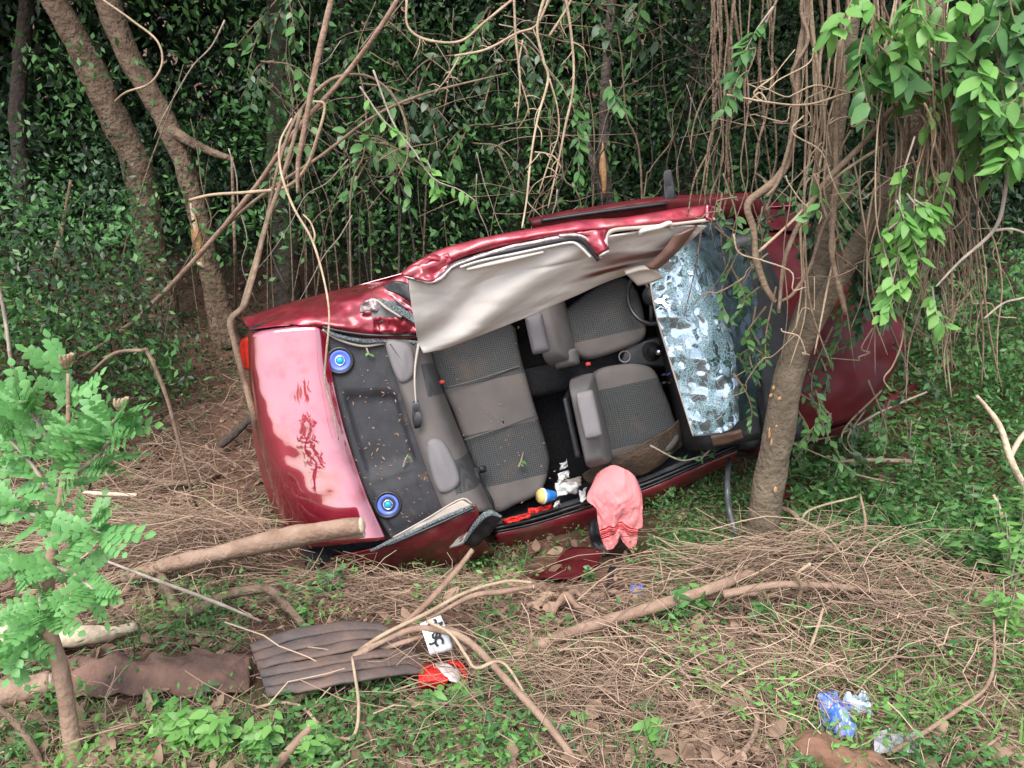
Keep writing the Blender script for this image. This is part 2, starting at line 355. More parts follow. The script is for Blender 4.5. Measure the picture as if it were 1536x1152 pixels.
# ground, wood, leaves
mat('soil', (.065, .032, .02), .95, 0, .3, 5, bump=.8, bscale=22, bdist=.04, col2=(.17, .092, .062), detail=8, coords='Object')
mat('twig', (.09, .045, .028), .85, 0, attr=True, col2=(.62, .45, .32), scale=20)
mat('dry_leaf', (.12, .065, .04), .8, 0, attr=True, col2=(.46, .31, .22), scale=20, trans=.15)
mat('bark', (.115, .072, .048), .92, 0, bdist=.06, bump=.9, bscale=26, col2=(.27, .19, .13), scale=9, detail=8)
mat('bark_green', (.085, .065, .042), .92, 0, bdist=.03, bump=.7, bscale=45, col2=(.19, .145, .1), scale=11, detail=8)
mat('bark_dark', (.05, .04, .033), .95, 0, bdist=.06, bump=.8, bscale=22, col2=(.11, .085, .068), scale=9, detail=8)
mat('vine_brown', (.13, .088, .058), .85, 0, bump=.5, bscale=60, col2=(.27, .19, .13), scale=14, detail=6)
mat('vine_pale', (.3, .21, .135), .8, 0, bump=.4, bscale=60, col2=(.5, .38, .26), scale=12)
mat('branch_brown', (.22, .13, .09), .88, 0, bump=.6, bscale=45, col2=(.38, .26, .19), scale=10, detail=7)
mat('fresh_wood', (.42, .23, .11), .75, 0, .25, 40, bump=.3, bscale=80)
mat('pale_wood', (.6, .47, .34), .8, 0, .25, 30, bump=.4, bscale=50)
mat('grey_stem', (.33, .27, .22), .85, 0, .3, 20, bump=.4, bscale=50)
def leafmat(name, a, b_, tr=.3, rough=.42, spec=.45): mat(name, a, rough, 0, attr=True, col2=b_, scale=3, trans=tr, spec=spec)
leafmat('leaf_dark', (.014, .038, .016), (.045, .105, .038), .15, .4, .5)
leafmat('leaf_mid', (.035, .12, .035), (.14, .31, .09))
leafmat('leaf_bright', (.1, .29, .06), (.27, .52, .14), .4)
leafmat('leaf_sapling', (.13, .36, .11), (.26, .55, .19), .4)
mat('towel', (.9, .3, .31), .95, 0, .06, 10, bump=.5, bscale=350, spec=.15)
n, L = nodes('towel'); b = n['Principled BSDF']; tc = n.new('ShaderNodeTexCoord'); sx = n.new('ShaderNodeSeparateXYZ'); L.new(tc.outputs['UV'], sx.inputs[0])
src = b.inputs['Base Color'].links[0].from_socket; tot = None
for c, w in ((.66, .010), (.69, .006), (.715, .012), (.74, .006), (.765, .01)):
    k = n.new('ShaderNodeMath'); k.operation = 'COMPARE'; k.inputs[1].default_value = c; k.inputs[2].default_value = w; L.new(sx.outputs[1], k.inputs[0])
    if tot is None: tot = k.outputs[0]
    else:
        q = n.new('ShaderNodeMath'); q.operation = 'MAXIMUM'; L.new(tot, q.inputs[0]); L.new(k.outputs[0], q.inputs[1]); tot = q.outputs[0]
mx = n.new('ShaderNodeMix'); mx.data_type = 'RGBA'; L.new(tot, mx.inputs[0]); L.new(src, mx.inputs[6]); mx.inputs[7].default_value = (.42, .02, .025, 1); L.new(mx.outputs[2], b.inputs['Base Color'])
mat('paper', (.72, .71, .69), .9, 0, .08, 30)
mat('cup_blue', (.02, .2, .6), .4, 0, .1, 10)
mat('cup_yellow', (.75, .6, .2), .5, 0, .15, 10)
mat('cup_white', (.75, .76, .74), .5, 0, .08, 10)
mat('mat_rubber', (.045, .036, .03), .7, 0, .3, 9, bump=.6, bscale=60)
dust('mat_rubber', (.15, .085, .05), .4, .68, 6, .8)
mat('ribbed_rubber', (.085, .075, .075), .75, 0, .25, 10, bump=.3, bscale=50)
dust('ribbed_rubber', (.22, .13, .095), .36, .66, 4.5, .7)
mat('board_mud', (.075, .042, .034), .85, 0, .3, 7, bump=.8, bscale=30, col2=(.27, .15, .11), detail=8)
mat('plate_white', (.72, .75, .78), .45, 0, .1, 14)
mat('plate_black', (.015, .015, .017), .5, 0, .1, 10)
mat('lens_red', (.6, .014, .008), .2, 0, .3, 25, spec=.6, bump=.5, bscale=120)
mat('lens_clear', (.62, .56, .55), .15, 0, .2, 30, spec=.7)
mat('wrapper', (.06, .16, .62), .22, .1, 0, 22, spec=.8, col2=(.3, .38, .72), detail=3)
n, L = nodes('wrapper'); n['Color Ramp'].color_ramp.elements[0].position = .44; n['Color Ramp'].color_ramp.elements[1].position = .62
e = n['Color Ramp'].color_ramp.elements.new(.69); e.color = (.7, .12, .25, 1)
mat('foil', (.3, .42, .55), .2, .4, .5, 30, spec=.8, col2=(.7, .75, .78))
mat('clear_plastic', (.62, .62, .68), .18, 0, .1, 20, spec=.8)
n, L = nodes('clear_plastic'); b = n['Principled BSDF']; b.inputs['Alpha'].default_value = .45
mat('hose', (.07, .075, .085), .35, 0, .2, 20)
mat('clay', (.17, .085, .055), .95, 0, .3, 10, bump=.8, bscale=25, col2=(.26, .14, .09))
# ---------------------------------------------------------------- ground
xs = np.unique(np.r_[np.linspace(-400, -14, 12), np.linspace(-14, -4.5, 30), np.linspace(-4.5, 4.5, 190), np.linspace(4.5, 14, 30), np.linspace(14, 400, 12)])
ys = np.unique(np.r_[np.linspace(-300, -8, 10), np.linspace(-8, 1.5, 24), np.linspace(1.5, 7.5, 150), np.linspace(7.5, 20, 40), np.linspace(20, 300, 12)])
X, Y = np.meshgrid(xs, ys, indexing='ij')
Z = gz(X, Y)
fine = (np.abs(X) < 6) & (Y > 1) & (Y < 9)
for i, j in zip(*np.nonzero(fine)): Z[i, j] += .025 * fbm((X[i, j], Y[i, j], 3), 7, 3)
gr = obj('ground', np.stack([X, Y, Z], -1).reshape(-1, 3), gfaces(len(xs), len(ys)), 'soil'); tag(gr, kind='structure')

# ---------------------------------------------------------------- the wreck
q = cz
car = empty('wrecked_car')
car.matrix_world = Matrix([list(CAR_R[i]) + [CAR_T[i]] for i in range(3)] + [[0, 0, 0, 1]])
tag(car, 'wrecked dark red sedan lying on its side with its roof peeled open', 'car')

# boot lid: rolls over the rear edge and drops to the bumper
lid = [[(-2.03, .66, .42), (-2.1, .35, .42), (-2.12, 0, .42), (-2.08, -.35, .42), (-1.93, -.7, .42)],
       [q(371, 503, .74), q(377, 580, .75), q(392, 660, .76), q(413, 745, .75), q(452, 828, .72)],
       [q(379, 499, .9), q(387, 580, .905), q(402, 660, .905), q(424, 742, .9), q(466, 822, .88)],
       [q(405, 494, .945), q(417, 580, .955), q(433, 657, .963), q(457, 738, .968), q(497, 818, .965)],
       [q(438, 490, .958), q(452, 580, .968), q(468, 655, .977), q(495, 738, .983), q(528, 815, .982)],
       [q(470, 489, .953), q(483, 572, .96), q(501, 653, .966), q(530, 740, .972), q(560, 812, .97)],
       [q(488, 490, .925), q(499, 568, .93), q(519, 651, .93), q(548, 739, .935), q(579, 809, .93)]]
o = sheet('trunk_lid', lid, 60, 48, 'paint', car, .012, .012, 2.6, 4); o['label'] = 'glossy dented red trunk lid reflecting the sky'
# left quarter panel (upper in the picture) folded against the lid
lq = [[(-2.02, .84, .55), (-1.7, .88, .52), (-1.3, .9, .5), (-.95, .9, .48), (-.6, .9, .46)],
      [q(372, 492, .72), q(425, 474, .78), q(490, 455, .82), q(555, 436, .84), q(618, 405, .86)],
      [q(378, 494, .86), q(430, 480, .9), q(495, 470, .92), q(560, 462, .94), q(622, 462, .95)],
      [q(430, 488, .945), q(470, 486, .955), q(520, 489, .985), q(575, 492, .99), q(634, 494, .985)],
      [q(484, 489, .95), q(498, 494, .94), q(530, 502, .945), q(580, 509, .95), q(634, 507, .95)]]
sheet('left_quarter_panel', lq, 44, 70, 'paint_scuffed', car, .008, .03, 5.5, 9)
# torn window frame along the parcel shelf on the left: glass crumbs in a dark channel
tube('rear_window_seal', [q(486, 491, .965), q(505, 503, .96), q(545, 511, .955), q(590, 511, .955), q(630, 514, .96)], [.01, .014, .012, .014, .01], 'glass_bits', car, 8, 40, .5)
tube('window_seal_lip', [q(484, 494, .945), q(508, 509, .94), q(545, 519, .94), q(585, 514, .94), q(628, 518, .94)], [.008, .009, .008, .009, .008], 'beige_trim', car, 6, 30)
tube('rubber_seal', [q(484, 490, .985), q(512, 497, .985), q(560, 503, .985), q(628, 503, .985)], [.008] * 3, 'rubber', car, 6, 30)
# crushed left pillar
def strip(name, a, b_, mt, th=.006, amp=.012, seed=0, n=24, sc=14):
    return sheet(name, [a, b_], 6, n, mt, car, th, amp, sc, seed)
o = strip('pillar_trim', [q(556, 466, .99), q(580, 452, 1.02), q(606, 450, 1.03)], [q(560, 486, .99), q(588, 480, 1.0), q(612, 480, 1.0)], 'grey_vinyl', .01, .02, 2)
strip('pillar_glass', [q(568, 447, 1.04), q(590, 455, 1.05), q(628, 477, 1.05)], [q(572, 458, 1.03), q(596, 470, 1.04), q(626, 487, 1.05)], 'glass_bits', .012, .02, 3)
strip('pillar_skin', [q(574, 433, 1.02), q(600, 450, 1.05), q(632, 470, 1.06)], [q(576, 438, 1.02), q(602, 457, 1.05), q(630, 478, 1.06)], 'paint', .006, .01, 5)
strip('window_pillar', [q(576, 430, 1.03), q(595, 421, 1.05), q(622, 428, 1.06)], [q(582, 436, 1.03), q(602, 445, 1.05), q(632, 464, 1.06)], 'plastic_black', .01, .01, 6)
tube('pillar_lip', [q(566, 450, 1.05), q(580, 462, 1.055), q(602, 476, 1.06)], [.007, .008, .006], 'beige_trim', car, 6, 16)
strip('torn_pillar', [q(540, 458, 1.0), q(556, 448, 1.01), q(568, 450, 1.01)], [q(540, 470, .985), q(556, 466, .99), q(572, 470, .99)], 'bare_metal', .006, .03, 8)
strip('folded_skin', [q(560, 476, 1.0), q(592, 477, 1.02), q(626, 474, 1.02)], [q(560, 497, 1.0), q(592, 499, 1.01), q(630, 500, 1.01)], 'paint_scuffed', .006, .045, 11, 40, 12)
tube('dangling_trim', [q(628, 515, .97), q(624, 540, 1.0), q(622, 570, 1.02), q(624, 605, 1.04)], [.009, .008, .006, .006], 'beige_trim', car, 6, 24, .4)
rbox('torn_bracket', [(q(624, 604, 1.02), .012, .02), (q(625, 608, 1.06) + [0, -.03, 0], .024, .05), (q(624, 640, 1.02), .022, .035)], 'plastic_black', car, 1)
# parcel shelf with a recess and two blue speakers
su, sv = 30, 44
G = grid([[q(486, 492, .9), q(497, 570, .9), q(518, 652, .9), q(548, 740, .9), q(590, 815, .9)], [q(585, 508, .92), q(600, 572, .92), q(622, 640, .92), q(643, 705, .92), q(668, 770, .92)]], su, sv)
for i in range(su):
    for j in range(sv):
        u, v = i / (su - 1), j / (sv - 1)
        k = sstep(.12, .17, u) * sstep(.88, .83, u) * sstep(.3, .34, v) * sstep(.7, .66, v)
        k2 = sstep(.1, .14, u) * sstep(.8, .76, u) * sstep(.74, .77, v) * sstep(.97, .94, v)
        G[i, j, 2] -= .035 * k - .012 * k2
sh = obj('parcel_shelf', G.reshape(-1, 3), gfaces(su, sv), 'shelf_black', car); m_ = sh.modifiers.new('t', 'SOLIDIFY'); m_.thickness = .012; m_.offset = -1
for (px, py) in ((510, 541), (582, 757)):
    c = q(px, py, .915); c[2] = .905
    s_ = lathe('speaker', [(.0, .0), (.083, .0), (.083, .02), (.079, .026), (.066, .024), (.062, .012), (.058, .008)], c, (0, 0, 1), 'rubber', car, 28)
    lathe('speaker_cone', [(.063, .016), (.055, .021), (.045, .012), (.028, .003), (0, .002)], c, (0, 0, 1), 'speaker_blue', s_, 28)
    lathe('speaker_ring', [(.028, .004), (.03, .016), (.024, .016), (.023, .008)], c, (0, 0, 1), 'chrome', s_, 20)
    lathe('speaker_cap', [(.022, .006), (.02, .017), (.01, .022), (0, .023)], c, (0, 0, 1), 'speaker_cyan', s_, 16)
# rear seat
back = [[q(577, 510, .915), q(598, 570, .915), q(621, 640, .915), q(642, 702, .915), q(668, 768, .915)],
        [q(584, 509, .965), q(604, 570, .965), q(629, 640, .965), q(652, 702, .965), q(680, 768, .965)],
        [q(610, 512, .955), q(622, 570, .955), q(648, 640, .955), q(676, 702, .955), q(704, 768, .955)],
        [q(632, 522, .85), q(650, 580, .85), q(672, 645, .85), q(699, 705, .85), q(728, 768, .85)],
        [q(644, 528, .5), q(662, 585, .5), q(686, 645, .5), q(712, 705, .5), q(742, 768, .5)]]
rs = sheet('rear_backrest', back, 26, 40, 'rear_back_cloth', car, .03, .006, 6, 2)
for k, (a, b_, c, d) in enumerate([((579, 514), (615, 519), (621, 562), (598, 572)), ((640, 668), (666, 664), (690, 722), (658, 738))]):
    P = np.array([q(*p, 1.0)[:2] for p in (a, b_, c, d)])
    cushion('headrest', P, 1.01, .93, .035, 'grey_vinyl', rs, .015)
rc = cushion('rear_cushion', [q(*p, .53)[:2] for p in ((642, 528), (700, 505), (765, 484), (782, 535), (800, 600), (818, 660), (825, 695), (812, 738), (778, 757), (738, 768), (712, 705), (680, 620))],
        lambda x, y: .53 + .05 * (x + .6) + .006 * fbm((x, y, 0), 6), .3, .05, 'rear_cushion_cloth', car, .012)
tube('cushion_seam', [q(672, 581, .55), q(720, 568, .56), q(779, 549, .555)], [.004] * 2, 'grey_fabric', rc, 6, 16)
tube('cushion_seam', [q(696, 660, .55), q(745, 644, .56), q(804, 622, .555)], [.004] * 2, 'grey_fabric', rc, 6, 16)
for (px, py, w) in ((663, 573, .62), (882, 546, .6)):
    c = q(px, py, w); o = MB().box(c - [.016, .011, .012], c + [.016, .011, .012]).build('seat_belt_buckle', 'red_plastic', car, bevel=.004)
    MB().box(c - [.004, .014, .07], c + [.004, .014, -.012]).build('buckle_stalk', 'plastic_black', o, bevel=.002)
tube('seat_belt', [q(716, 700, .62), q(714, 715, .66), q(722, 730, .64), q(735, 752, .62), q(738, 768, .6)], [.022, .024, .022, .02], 'rubber', car, 8, 24, 0, 0, .12)
rbox('belt_guide', [(q(724, 705, .58), .02, .02), (q(724, 704, .62), .03, .025), (q(722, 703, .64), .01, .01)], 'plastic_black', car, 1)
# floor, sides and bulkhead of the cabin
fl = MB()
P_ = [(-1.05, .74), (1.0, .74), (1.02, -.66), (-.2, -.82), (-1.05, -.84)]
fl.add([(x, y, .2) for x, y in P_] + [(x, y, .14) for x, y in P_], [(0, 4, 3, 2, 1), (5, 6, 7, 8, 9), (0, 1, 6, 5), (1, 2, 7, 6), (2, 3, 8, 7), (3, 4, 9, 8), (4, 0, 5, 9)])
fl.build('floor', 'carpet_black', car)
MB().box((-1.0, -.06, .2), (1.0, .14, .4)).build('centre_tunnel', 'carpet_black', car, bevel=.05)
MB().box((-1.9, -.74, .2), (-1.1, .74, .86)).build('boot_well', 'carpet_black', car)
MB().box((-1.0, .72, .2), (1.1, .78, .95)).build('left_door_lining', 'plastic_black', car, bevel=.02)
MB().box((1.02, -.62, .2), (1.1, .74, .9)).build('bulkhead', 'carpet_black', car)
dash = [[(.62, .7, .45), (.62, .3, .45), (.62, -.1, .45), (.62, -.6, .45)], [(.55, .7, .7), (.58, .3, .72), (.6, -.1, .72), (.62, -.6, .68)], [(.62, .7, .86), (.66, .3, .88), (.68, -.1, .88), (.7, -.6, .84)], [(1.04, .7, .88), (1.06, .3, .9), (1.06, -.1, .9), (1.04, -.6, .86)]]
sheet('dashboard', dash, 20, 30, 'plastic_black', car, .03)
# centre console with gear boot and knob, radio wiring
cons = MB().hexa([q(925, 552, .42), q(1000, 555, .42), q(992, 503, .42), q(935, 512, .42)], [q(932, 546, .5), q(998, 550, .52), q(990, 506, .54), q(938, 518, .5)]).build('centre_console', 'plastic_black', car, bevel=.015)
lathe('gear_boot', [(.07, 0), (.06, .02), (.045, .03), (.05, .04), (.025, .06), (.012, .09)], q(978, 527, .52), (.15, 0, 1), 'rubber', cons, 16)
tube('gear_lever', [q(980, 528, .58), q(986, 528, .66)], [.007, .006], 'chrome', cons, 6, 4)
lathe('gear_knob', [(0, -.022), (.014, -.018), (.021, -.004), (.02, .01), (.011, .02), (0, .022)], q(988, 528, .68), (.1, 0, 1), 'chrome', cons, 16)
lathe('cup_holder', [(.028, -.02), (.035, 0), (.039, .004), (.042, 0)], q(937, 535, .51), (0, 0, 1), 'grey_vinyl', cons, 16)
for k in range(7):
    c = q(996 + (k % 4) * 8, 562 + (k // 4) * 12, .6); MB().box(c - [.012, .008, .02], c + [.012, .008, .02]).build('fuse', 'rubber', car, bevel=.003)
for k in range(5):
    a = q(1000 + k * 5, 563 + (k * 7) % 12, .63); tube('loose_wire', [a, a + [.02, .01 - .008 * k, .03], a + [.05, -.02 + .006 * k, .0]], [.003, .003], ['speaker_blue', 'red_plastic', 'cup_white'][k % 3], car, 5, 8)
# steering wheel at the far side
c = np.array([.52, .42, .82]); ax = np.array([-.75, 0, .66]); a_ = np.array([0, 1., 0]); b2 = np.cross(ax, a_)
ring = [c + .175 * (math.cos(t) * a_ + math.sin(t) * b2) for t in np.linspace(0, 2 * math.pi, 25)]
sw = tube('steering_wheel', ring, [.014] * 2, 'rubber', car, 8, 50)
for t in (.2, 2.9, 4.71): tube('spoke', [c, c + .172 * (math.cos(t) * a_ + math.sin(t) * b2)], [.016, .012], 'rubber', sw, 6, 4)
lathe('wheel_hub', [(.06, -.02), (.06, .01), (.04, .03), (0, .035)], c, ax, 'plastic_black', sw, 16)
# front seats
def front_seat(outline, cloth, backpx, headpx, zb):
    c_ = cushion('front_seat', [q(*p, .55)[:2] for p in outline], lambda x, y: .55 + .07 * (x - .3), .28, .05, cloth, car, .02)
    bp_, zb0 = backpx
    secs = []
    for (a, b_, z) in bp_:
        A, B = q(*a, z), q(*b_, z); secs.append(A); secs.append(B)
    return c_
seatR = front_seat([(893, 562), (935, 546), (978, 551), (997, 585), (1010, 620), (1020, 660), (985, 690), (930, 694), (903, 680), (893, 620)], 'right_seat_cloth', ([], 0), None, 0)
A, B = q(905, 690, .6), q(885, 560, .6)
def backrest(name, parent, y0, y1, xb, xt, zt, mt):
    """slightly wrapped squab from base xb (z .5) to top xt (z zt); y0..y1 wide"""
    ym, hy = (y0 + y1) / 2, abs(y1 - y0) / 2
    return rbox(name, [((xb, ym, .42), .07, hy * .96), ((xb, ym, .45), .08, hy), ((xb * .75 + xt * .25, ym, .6), .085, hy * 1.03), ((xb * .45 + xt * .55, ym, .78), .08, hy), ((xb * .15 + xt * .85, ym, zt - .06), .07, hy * .86), ((xt, ym, zt), .05, hy * .7), ((xt, ym, zt + .003), .03, hy * .6)], mt, parent)
bR = backrest('seat_back', seatR, -.56, .02, .06, -.085, 1.0, 'grey_fabric')
MB().hexa([(-.05, -.52, .42), (-.02, -.52, .42), (-.02, -.03, .42), (-.05, -.03, .42)], [(-.185, -.45, .95), (-.15, -.45, .95), (-.15, -.08, .95), (-.185, -.08, .95)]).build('seat_back_shell', 'plastic_black', seatR, bevel=.015)
hr = rbox('headrest', [(q(884, 622, 1.02), .045, .12), (q(884, 622, 1.03), .055, .14), (q(884, 622, 1.15), .055, .142), (q(883, 622, 1.18), .05, .135), (q(883, 622, 1.19), .035, .115)], 'grey_vinyl', seatR)
seatL = front_seat([(842, 478), (880, 440), (932, 415), (955, 432), (968, 475), (967, 508), (925, 528), (882, 538), (855, 520)], 'left_seat_cloth', ([], 0), None, 0)
bL = backrest('seat_back', seatL, .12, .62, -.03, -.2, .98, 'grey_fabric')
rbox('headrest', [(q(806, 500, 1.02), .045, .09), (q(806, 500, 1.04), .055, .12), (q(806, 500, 1.13), .055, .12), (q(806, 500, 1.18), .04, .1), (q(806, 500, 1.19), .02, .06)], 'grey_vinyl', seatL)
rbox('side_bolster', [(q(850, 538, .62), .07, .04), (q(850, 538, .66), .085, .055), (q(848, 538, .8), .08, .055), (q(846, 538, .84), .05, .03)], 'grey_fabric', seatL)
tube('seat_rail', [(-.1, -.03, .24), (.5, -.05, .26)], [.015] * 2, 'bare_metal', car, 6, 4)
tube('seat_rail', [(-.1, .18, .24), (.5, .18, .26)], [.015] * 2, 'bare_metal', car, 6, 4)
# right sill: carpet edge, black tread strip, red skin, underside
def along(rows, zs): return [[q(px, py, z) for px, py in r] for r, z in zip(rows, zs)]
sheet('door_tread', along([[(735, 781), (790, 768), (860, 748), (960, 716), (1040, 684), (1100, 660)], [(738, 790), (795, 777), (865, 756), (962, 724), (1043, 691), (1104, 666)]], (.4, .41)), 5, 60, 'plastic_black', car, .01, .006, 8)
tube('tread_rib', [q(740, 793, .43), q(800, 779, .435), q(868, 758, .435), q(964, 727, .435), q(1046, 693, .435), q(1108, 667, .43)], [.012] * 2, 'rubber', car, 8, 50, .1)
tube('tread_rib', [q(742, 798, .43), q(802, 785, .435), q(870, 764, .435), q(966, 732, .435), q(1048, 697, .435), q(1110, 671, .43)], [.007] * 2, 'rubber', car, 8, 50, .1)
sheet('sill_panel', along([[(742, 801), (802, 787), (872, 766), (968, 734), (1049, 699), (1112, 673)], [(745, 808), (806, 795), (876, 774), (972, 741), (1052, 704), (1115, 677)], [(748, 824), (810, 810), (880, 789), (975, 754), (1055, 714), (1118, 684)], [(744, 826), (806, 813), (878, 792), (973, 757), (1053, 717), (1116, 686)]], (.42, .405, .3, .18)), 16, 60, 'paint_dirty', car, .006, .012, 5, 3)
sheet('carpet_edge', along([[(740, 765), (800, 752), (870, 728), (960, 690), (1030, 668), (1095, 640)], [(736, 784), (792, 771), (862, 750), (960, 718), (1041, 686), (1100, 662)]], (.3, .395)), 8, 50, 'carpet_black', car, .01, .02, 10)
# right rear quarter and wheel arch
rq = [[q(503, 834, .9), q(545, 826, .93), q(585, 815, .955), q(645, 790, .965), q(714, 757, .98)],
      [q(490, 845, .84), q(540, 842, .87), q(592, 828, .9), q(655, 806, .93), q(720, 775, .95)],
      [q(478, 862, .74), q(540, 858, .76), q(600, 846, .78), q(662, 828, .8), q(722, 800, .82)],
      [q(470, 878, .55), q(540, 880, .56), q(605, 870, .57), q(670, 853, .58), q(738, 826, .58)],
      [q(480, 880, .3), q(545, 882, .3), q(610, 872, .3), q(675, 855, .3), q(742, 828, .3)]]
sheet('right_quarter_panel', rq, 34, 60, 'paint_dirty', car, .008, .03, 3.5, 7)
tube('rear_window_seal', [q(556, 826, .965), q(600, 806, .985), q(655, 781, .99), q(706, 760, 1.0)], [.009, .013, .013, .009], 'glass_bits', car, 8, 40, .5)
tube('rubber_seal', [q(580, 819, .99), q(625, 800, 1.0), q(675, 778, 1.0), q(712, 761, 1.01)], [.009] * 2, 'rubber', car, 6, 24)
tube('window_seal_lip', [q(590, 806, .975), q(640, 778, .99), q(690, 749, 1.0), q(708, 755, 1.005)], [.005] * 2, 'beige_trim', car, 6, 24)
strip('pillar_inner_trim', [q(590, 806, .97), q(640, 778, .985), q(692, 749, .995)], [q(600, 808, .975), q(655, 783, .985), q(708, 758, .995)], 'beige_trim', .006, .008, 4)
strip('pillar_stub', [q(694, 815, .82), q(715, 785, .93), q(734, 770, .97)], [q(712, 820, .8), q(735, 800, .86), q(752, 776, .93)], 'plastic_black', .012, .02, 3)
tube('torn_pillar_edge', [q(694, 815, .83), q(716, 784, .945), q(734, 770, .98), q(752, 775, .94)], [.006, .014, .018, .008], 'glass_bits', car, 8, 30, .7)
strip('pillar_liner', [q(658, 818, .86), q(680, 805, .88), q(700, 785, .9)], [q(664, 824, .83), q(690, 818, .83), q(702, 808, .85)], 'headliner', .008, .006, 3)
# rear bumper and underside
sheet('rear_bumper', [[q(380, 610, .55), q(400, 700, .55), q(425, 780, .55), q(462, 848, .5)], [(-2.12, .3, .4), (-2.15, 0, .4), (-2.12, -.4, .4), (-1.95, -.86, .4)], [(-2.05, .3, .2), (-2.08, 0, .2), (-2.05, -.4, .2), (-1.9, -.84, .2)]], 14, 30, 'paint_dirty', car, .01, .02, 4)
sheet('bumper_corner', [[q(400, 845, .6), q(430, 850, .62), q(470, 850, .6)], [q(408, 862, .5), q(436, 872, .5), q(474, 868, .5)], [q(430, 882, .35), q(448, 893, .35), q(476, 886, .35)]], 12, 14, 'plastic_black', car, .01, .03, 6)
MB().box((-1.95, -.78, .12), (1.95, .8, .2)).build('underbody', 'plastic_black', car)
sheet('left_body_side', [[(-2.0, .84, .5), (-1, .92, .48), (0, .93, .5), (1, .92, .52), (1.95, .8, .55)], [(-2.0, .86, .3), (-1, .93, .28), (0, .94, .28), (1, .93, .28), (1.95, .82, .3)], [(-1.9, .8, .15), (-1, .86, .13), (0, .87, .13), (1, .86, .13), (1.9, .76, .15)]], 10, 40, 'paint', car, .008, .02, 3)
for x in (-1.22, 1.22):
    for y in (-.68, .7):
        t_ = lathe('wheel', [(.2, -.09), (.27, -.085), (.29, -.05), (.29, .05), (.27, .085), (.2, .09)], (x, y, .24), (0, 1, 0), 'rubber', car, 32)
        lathe('rim', [(.2, -.085), (.19, -.03), (.05, -.02), (0, -.02), (0, .02), (.05, .02), (.19, .03), (.2, .085)], (x, y, .24), (0, 1, 0), 'bare_metal', t_, 24)
# tail lamp on the left corner
tl = sheet('tail_light', [[q(362, 512, .66), q(361, 530, .64), q(366, 552, .62)], [q(366, 508, .76), q(369, 530, .76), q(373, 554, .76)], [q(372, 506, .82), q(378, 530, .83), q(379, 556, .8)]], 10, 14, 'lens_red', car, .012, .003, 8)
# windscreen: crazed sheet folded along its middle, dark glass beyond the fold
ws = [[q(975, 420, 1.06), q(984, 470, 1.06), q(1000, 525, 1.06), q(1020, 590, 1.05), q(1040, 654, 1.03)],
      [q(990, 400, 1.075), q(1010, 455, 1.085), q(1030, 520, 1.085), q(1052, 585, 1.075), q(1064, 652, 1.045)],
      [q(1008, 375, 1.09), q(1042, 440, 1.1), q(1070, 510, 1.1), q(1090, 575, 1.09), q(1092, 646, 1.05)],
      [q(1022, 352, 1.09), q(1058, 420, 1.09), q(1090, 500, 1.09), q(1103, 570, 1.08), q(1106, 632, 1.04)],
      [q(1042, 338, 1.03), q(1078, 410, 1.03), q(1106, 495, 1.02), q(1116, 565, 1.0), q(1114, 628, .98)],
      [q(1085, 325, .93), q(1120, 400, .93), q(1142, 490, .92), q(1142, 560, .9), q(1128, 622, .9)]]
sheet('windscreen', ws, 50, 60, 'shattered_glass', car, 0, .022, 7, 5)
tube('windscreen_edge', [r for r in ws[0]], [.006] * 2, 'beige_trim', car, 6, 40)
tube('windscreen_bottom_edge', [ws[i][4] for i in range(5)], [.006] * 2, 'rubber', car, 6, 30)
sheet('a_pillar_stub', [[q(1066, 654, .98), q(1090, 650, .99), q(1112, 645, .98)], [q(1070, 668, .92), q(1094, 664, .92), q(1114, 656, .92)]], 5, 12, 'brown_trim', car, .02, .02, 12)
# scuttle, bonnet, wings, front bumper
sheet('scuttle', [[(1.02, .68, .9), (1.06, .2, .9), (1.06, -.3, .9), (1.02, -.64, .88)], [(1.24, .68, .93), (1.3, .2, .95), (1.3, -.3, .94), (1.24, -.66, .92)]], 8, 20, 'plastic_black', car, .01)
hood = [[(1.2, .7, .6), (1.27, .3, .74), (1.27, -.1, .94), (1.25, -.35, .97), (1.2, -.62, .9)], [(1.5, .68, .55), (1.5, .3, .66), (1.52, .02, .93), (1.5, -.3, .96), (1.46, -.62, .88)],
        [(1.75, .6, .5), (1.78, .3, .58), (1.82, .02, .84), (1.8, -.28, .92), (1.72, -.62, .84)], [(1.95, .5, .45), (2.0, .3, .52), (2.1, .0, .74), (2.05, -.25, .84), (1.82, -.6, .76)], [(2.0, .5, .35), (2.04, .3, .42), (2.13, 0, .62), (2.08, -.25, .7), (1.84, -.58, .64)]]
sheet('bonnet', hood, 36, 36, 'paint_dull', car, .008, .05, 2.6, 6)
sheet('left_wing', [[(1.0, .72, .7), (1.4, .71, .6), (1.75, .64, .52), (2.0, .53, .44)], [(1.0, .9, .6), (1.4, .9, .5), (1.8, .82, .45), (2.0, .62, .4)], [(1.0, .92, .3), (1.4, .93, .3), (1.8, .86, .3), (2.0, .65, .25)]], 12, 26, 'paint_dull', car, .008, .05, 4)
sheet('right_wing', [[(1.0, -.66, .8), (1.4, -.65, .85), (1.7, -.64, .8), (1.82, -.62, .72)], [(1.0, -.72, .6), (1.4, -.74, .62), (1.75, -.74, .55), (1.88, -.68, .5)], [(1.0, -.7, .25), (1.4, -.72, .25), (1.75, -.72, .25), (1.86, -.68, .25)]], 12, 26, 'paint_dull', car, .008, .06, 4)
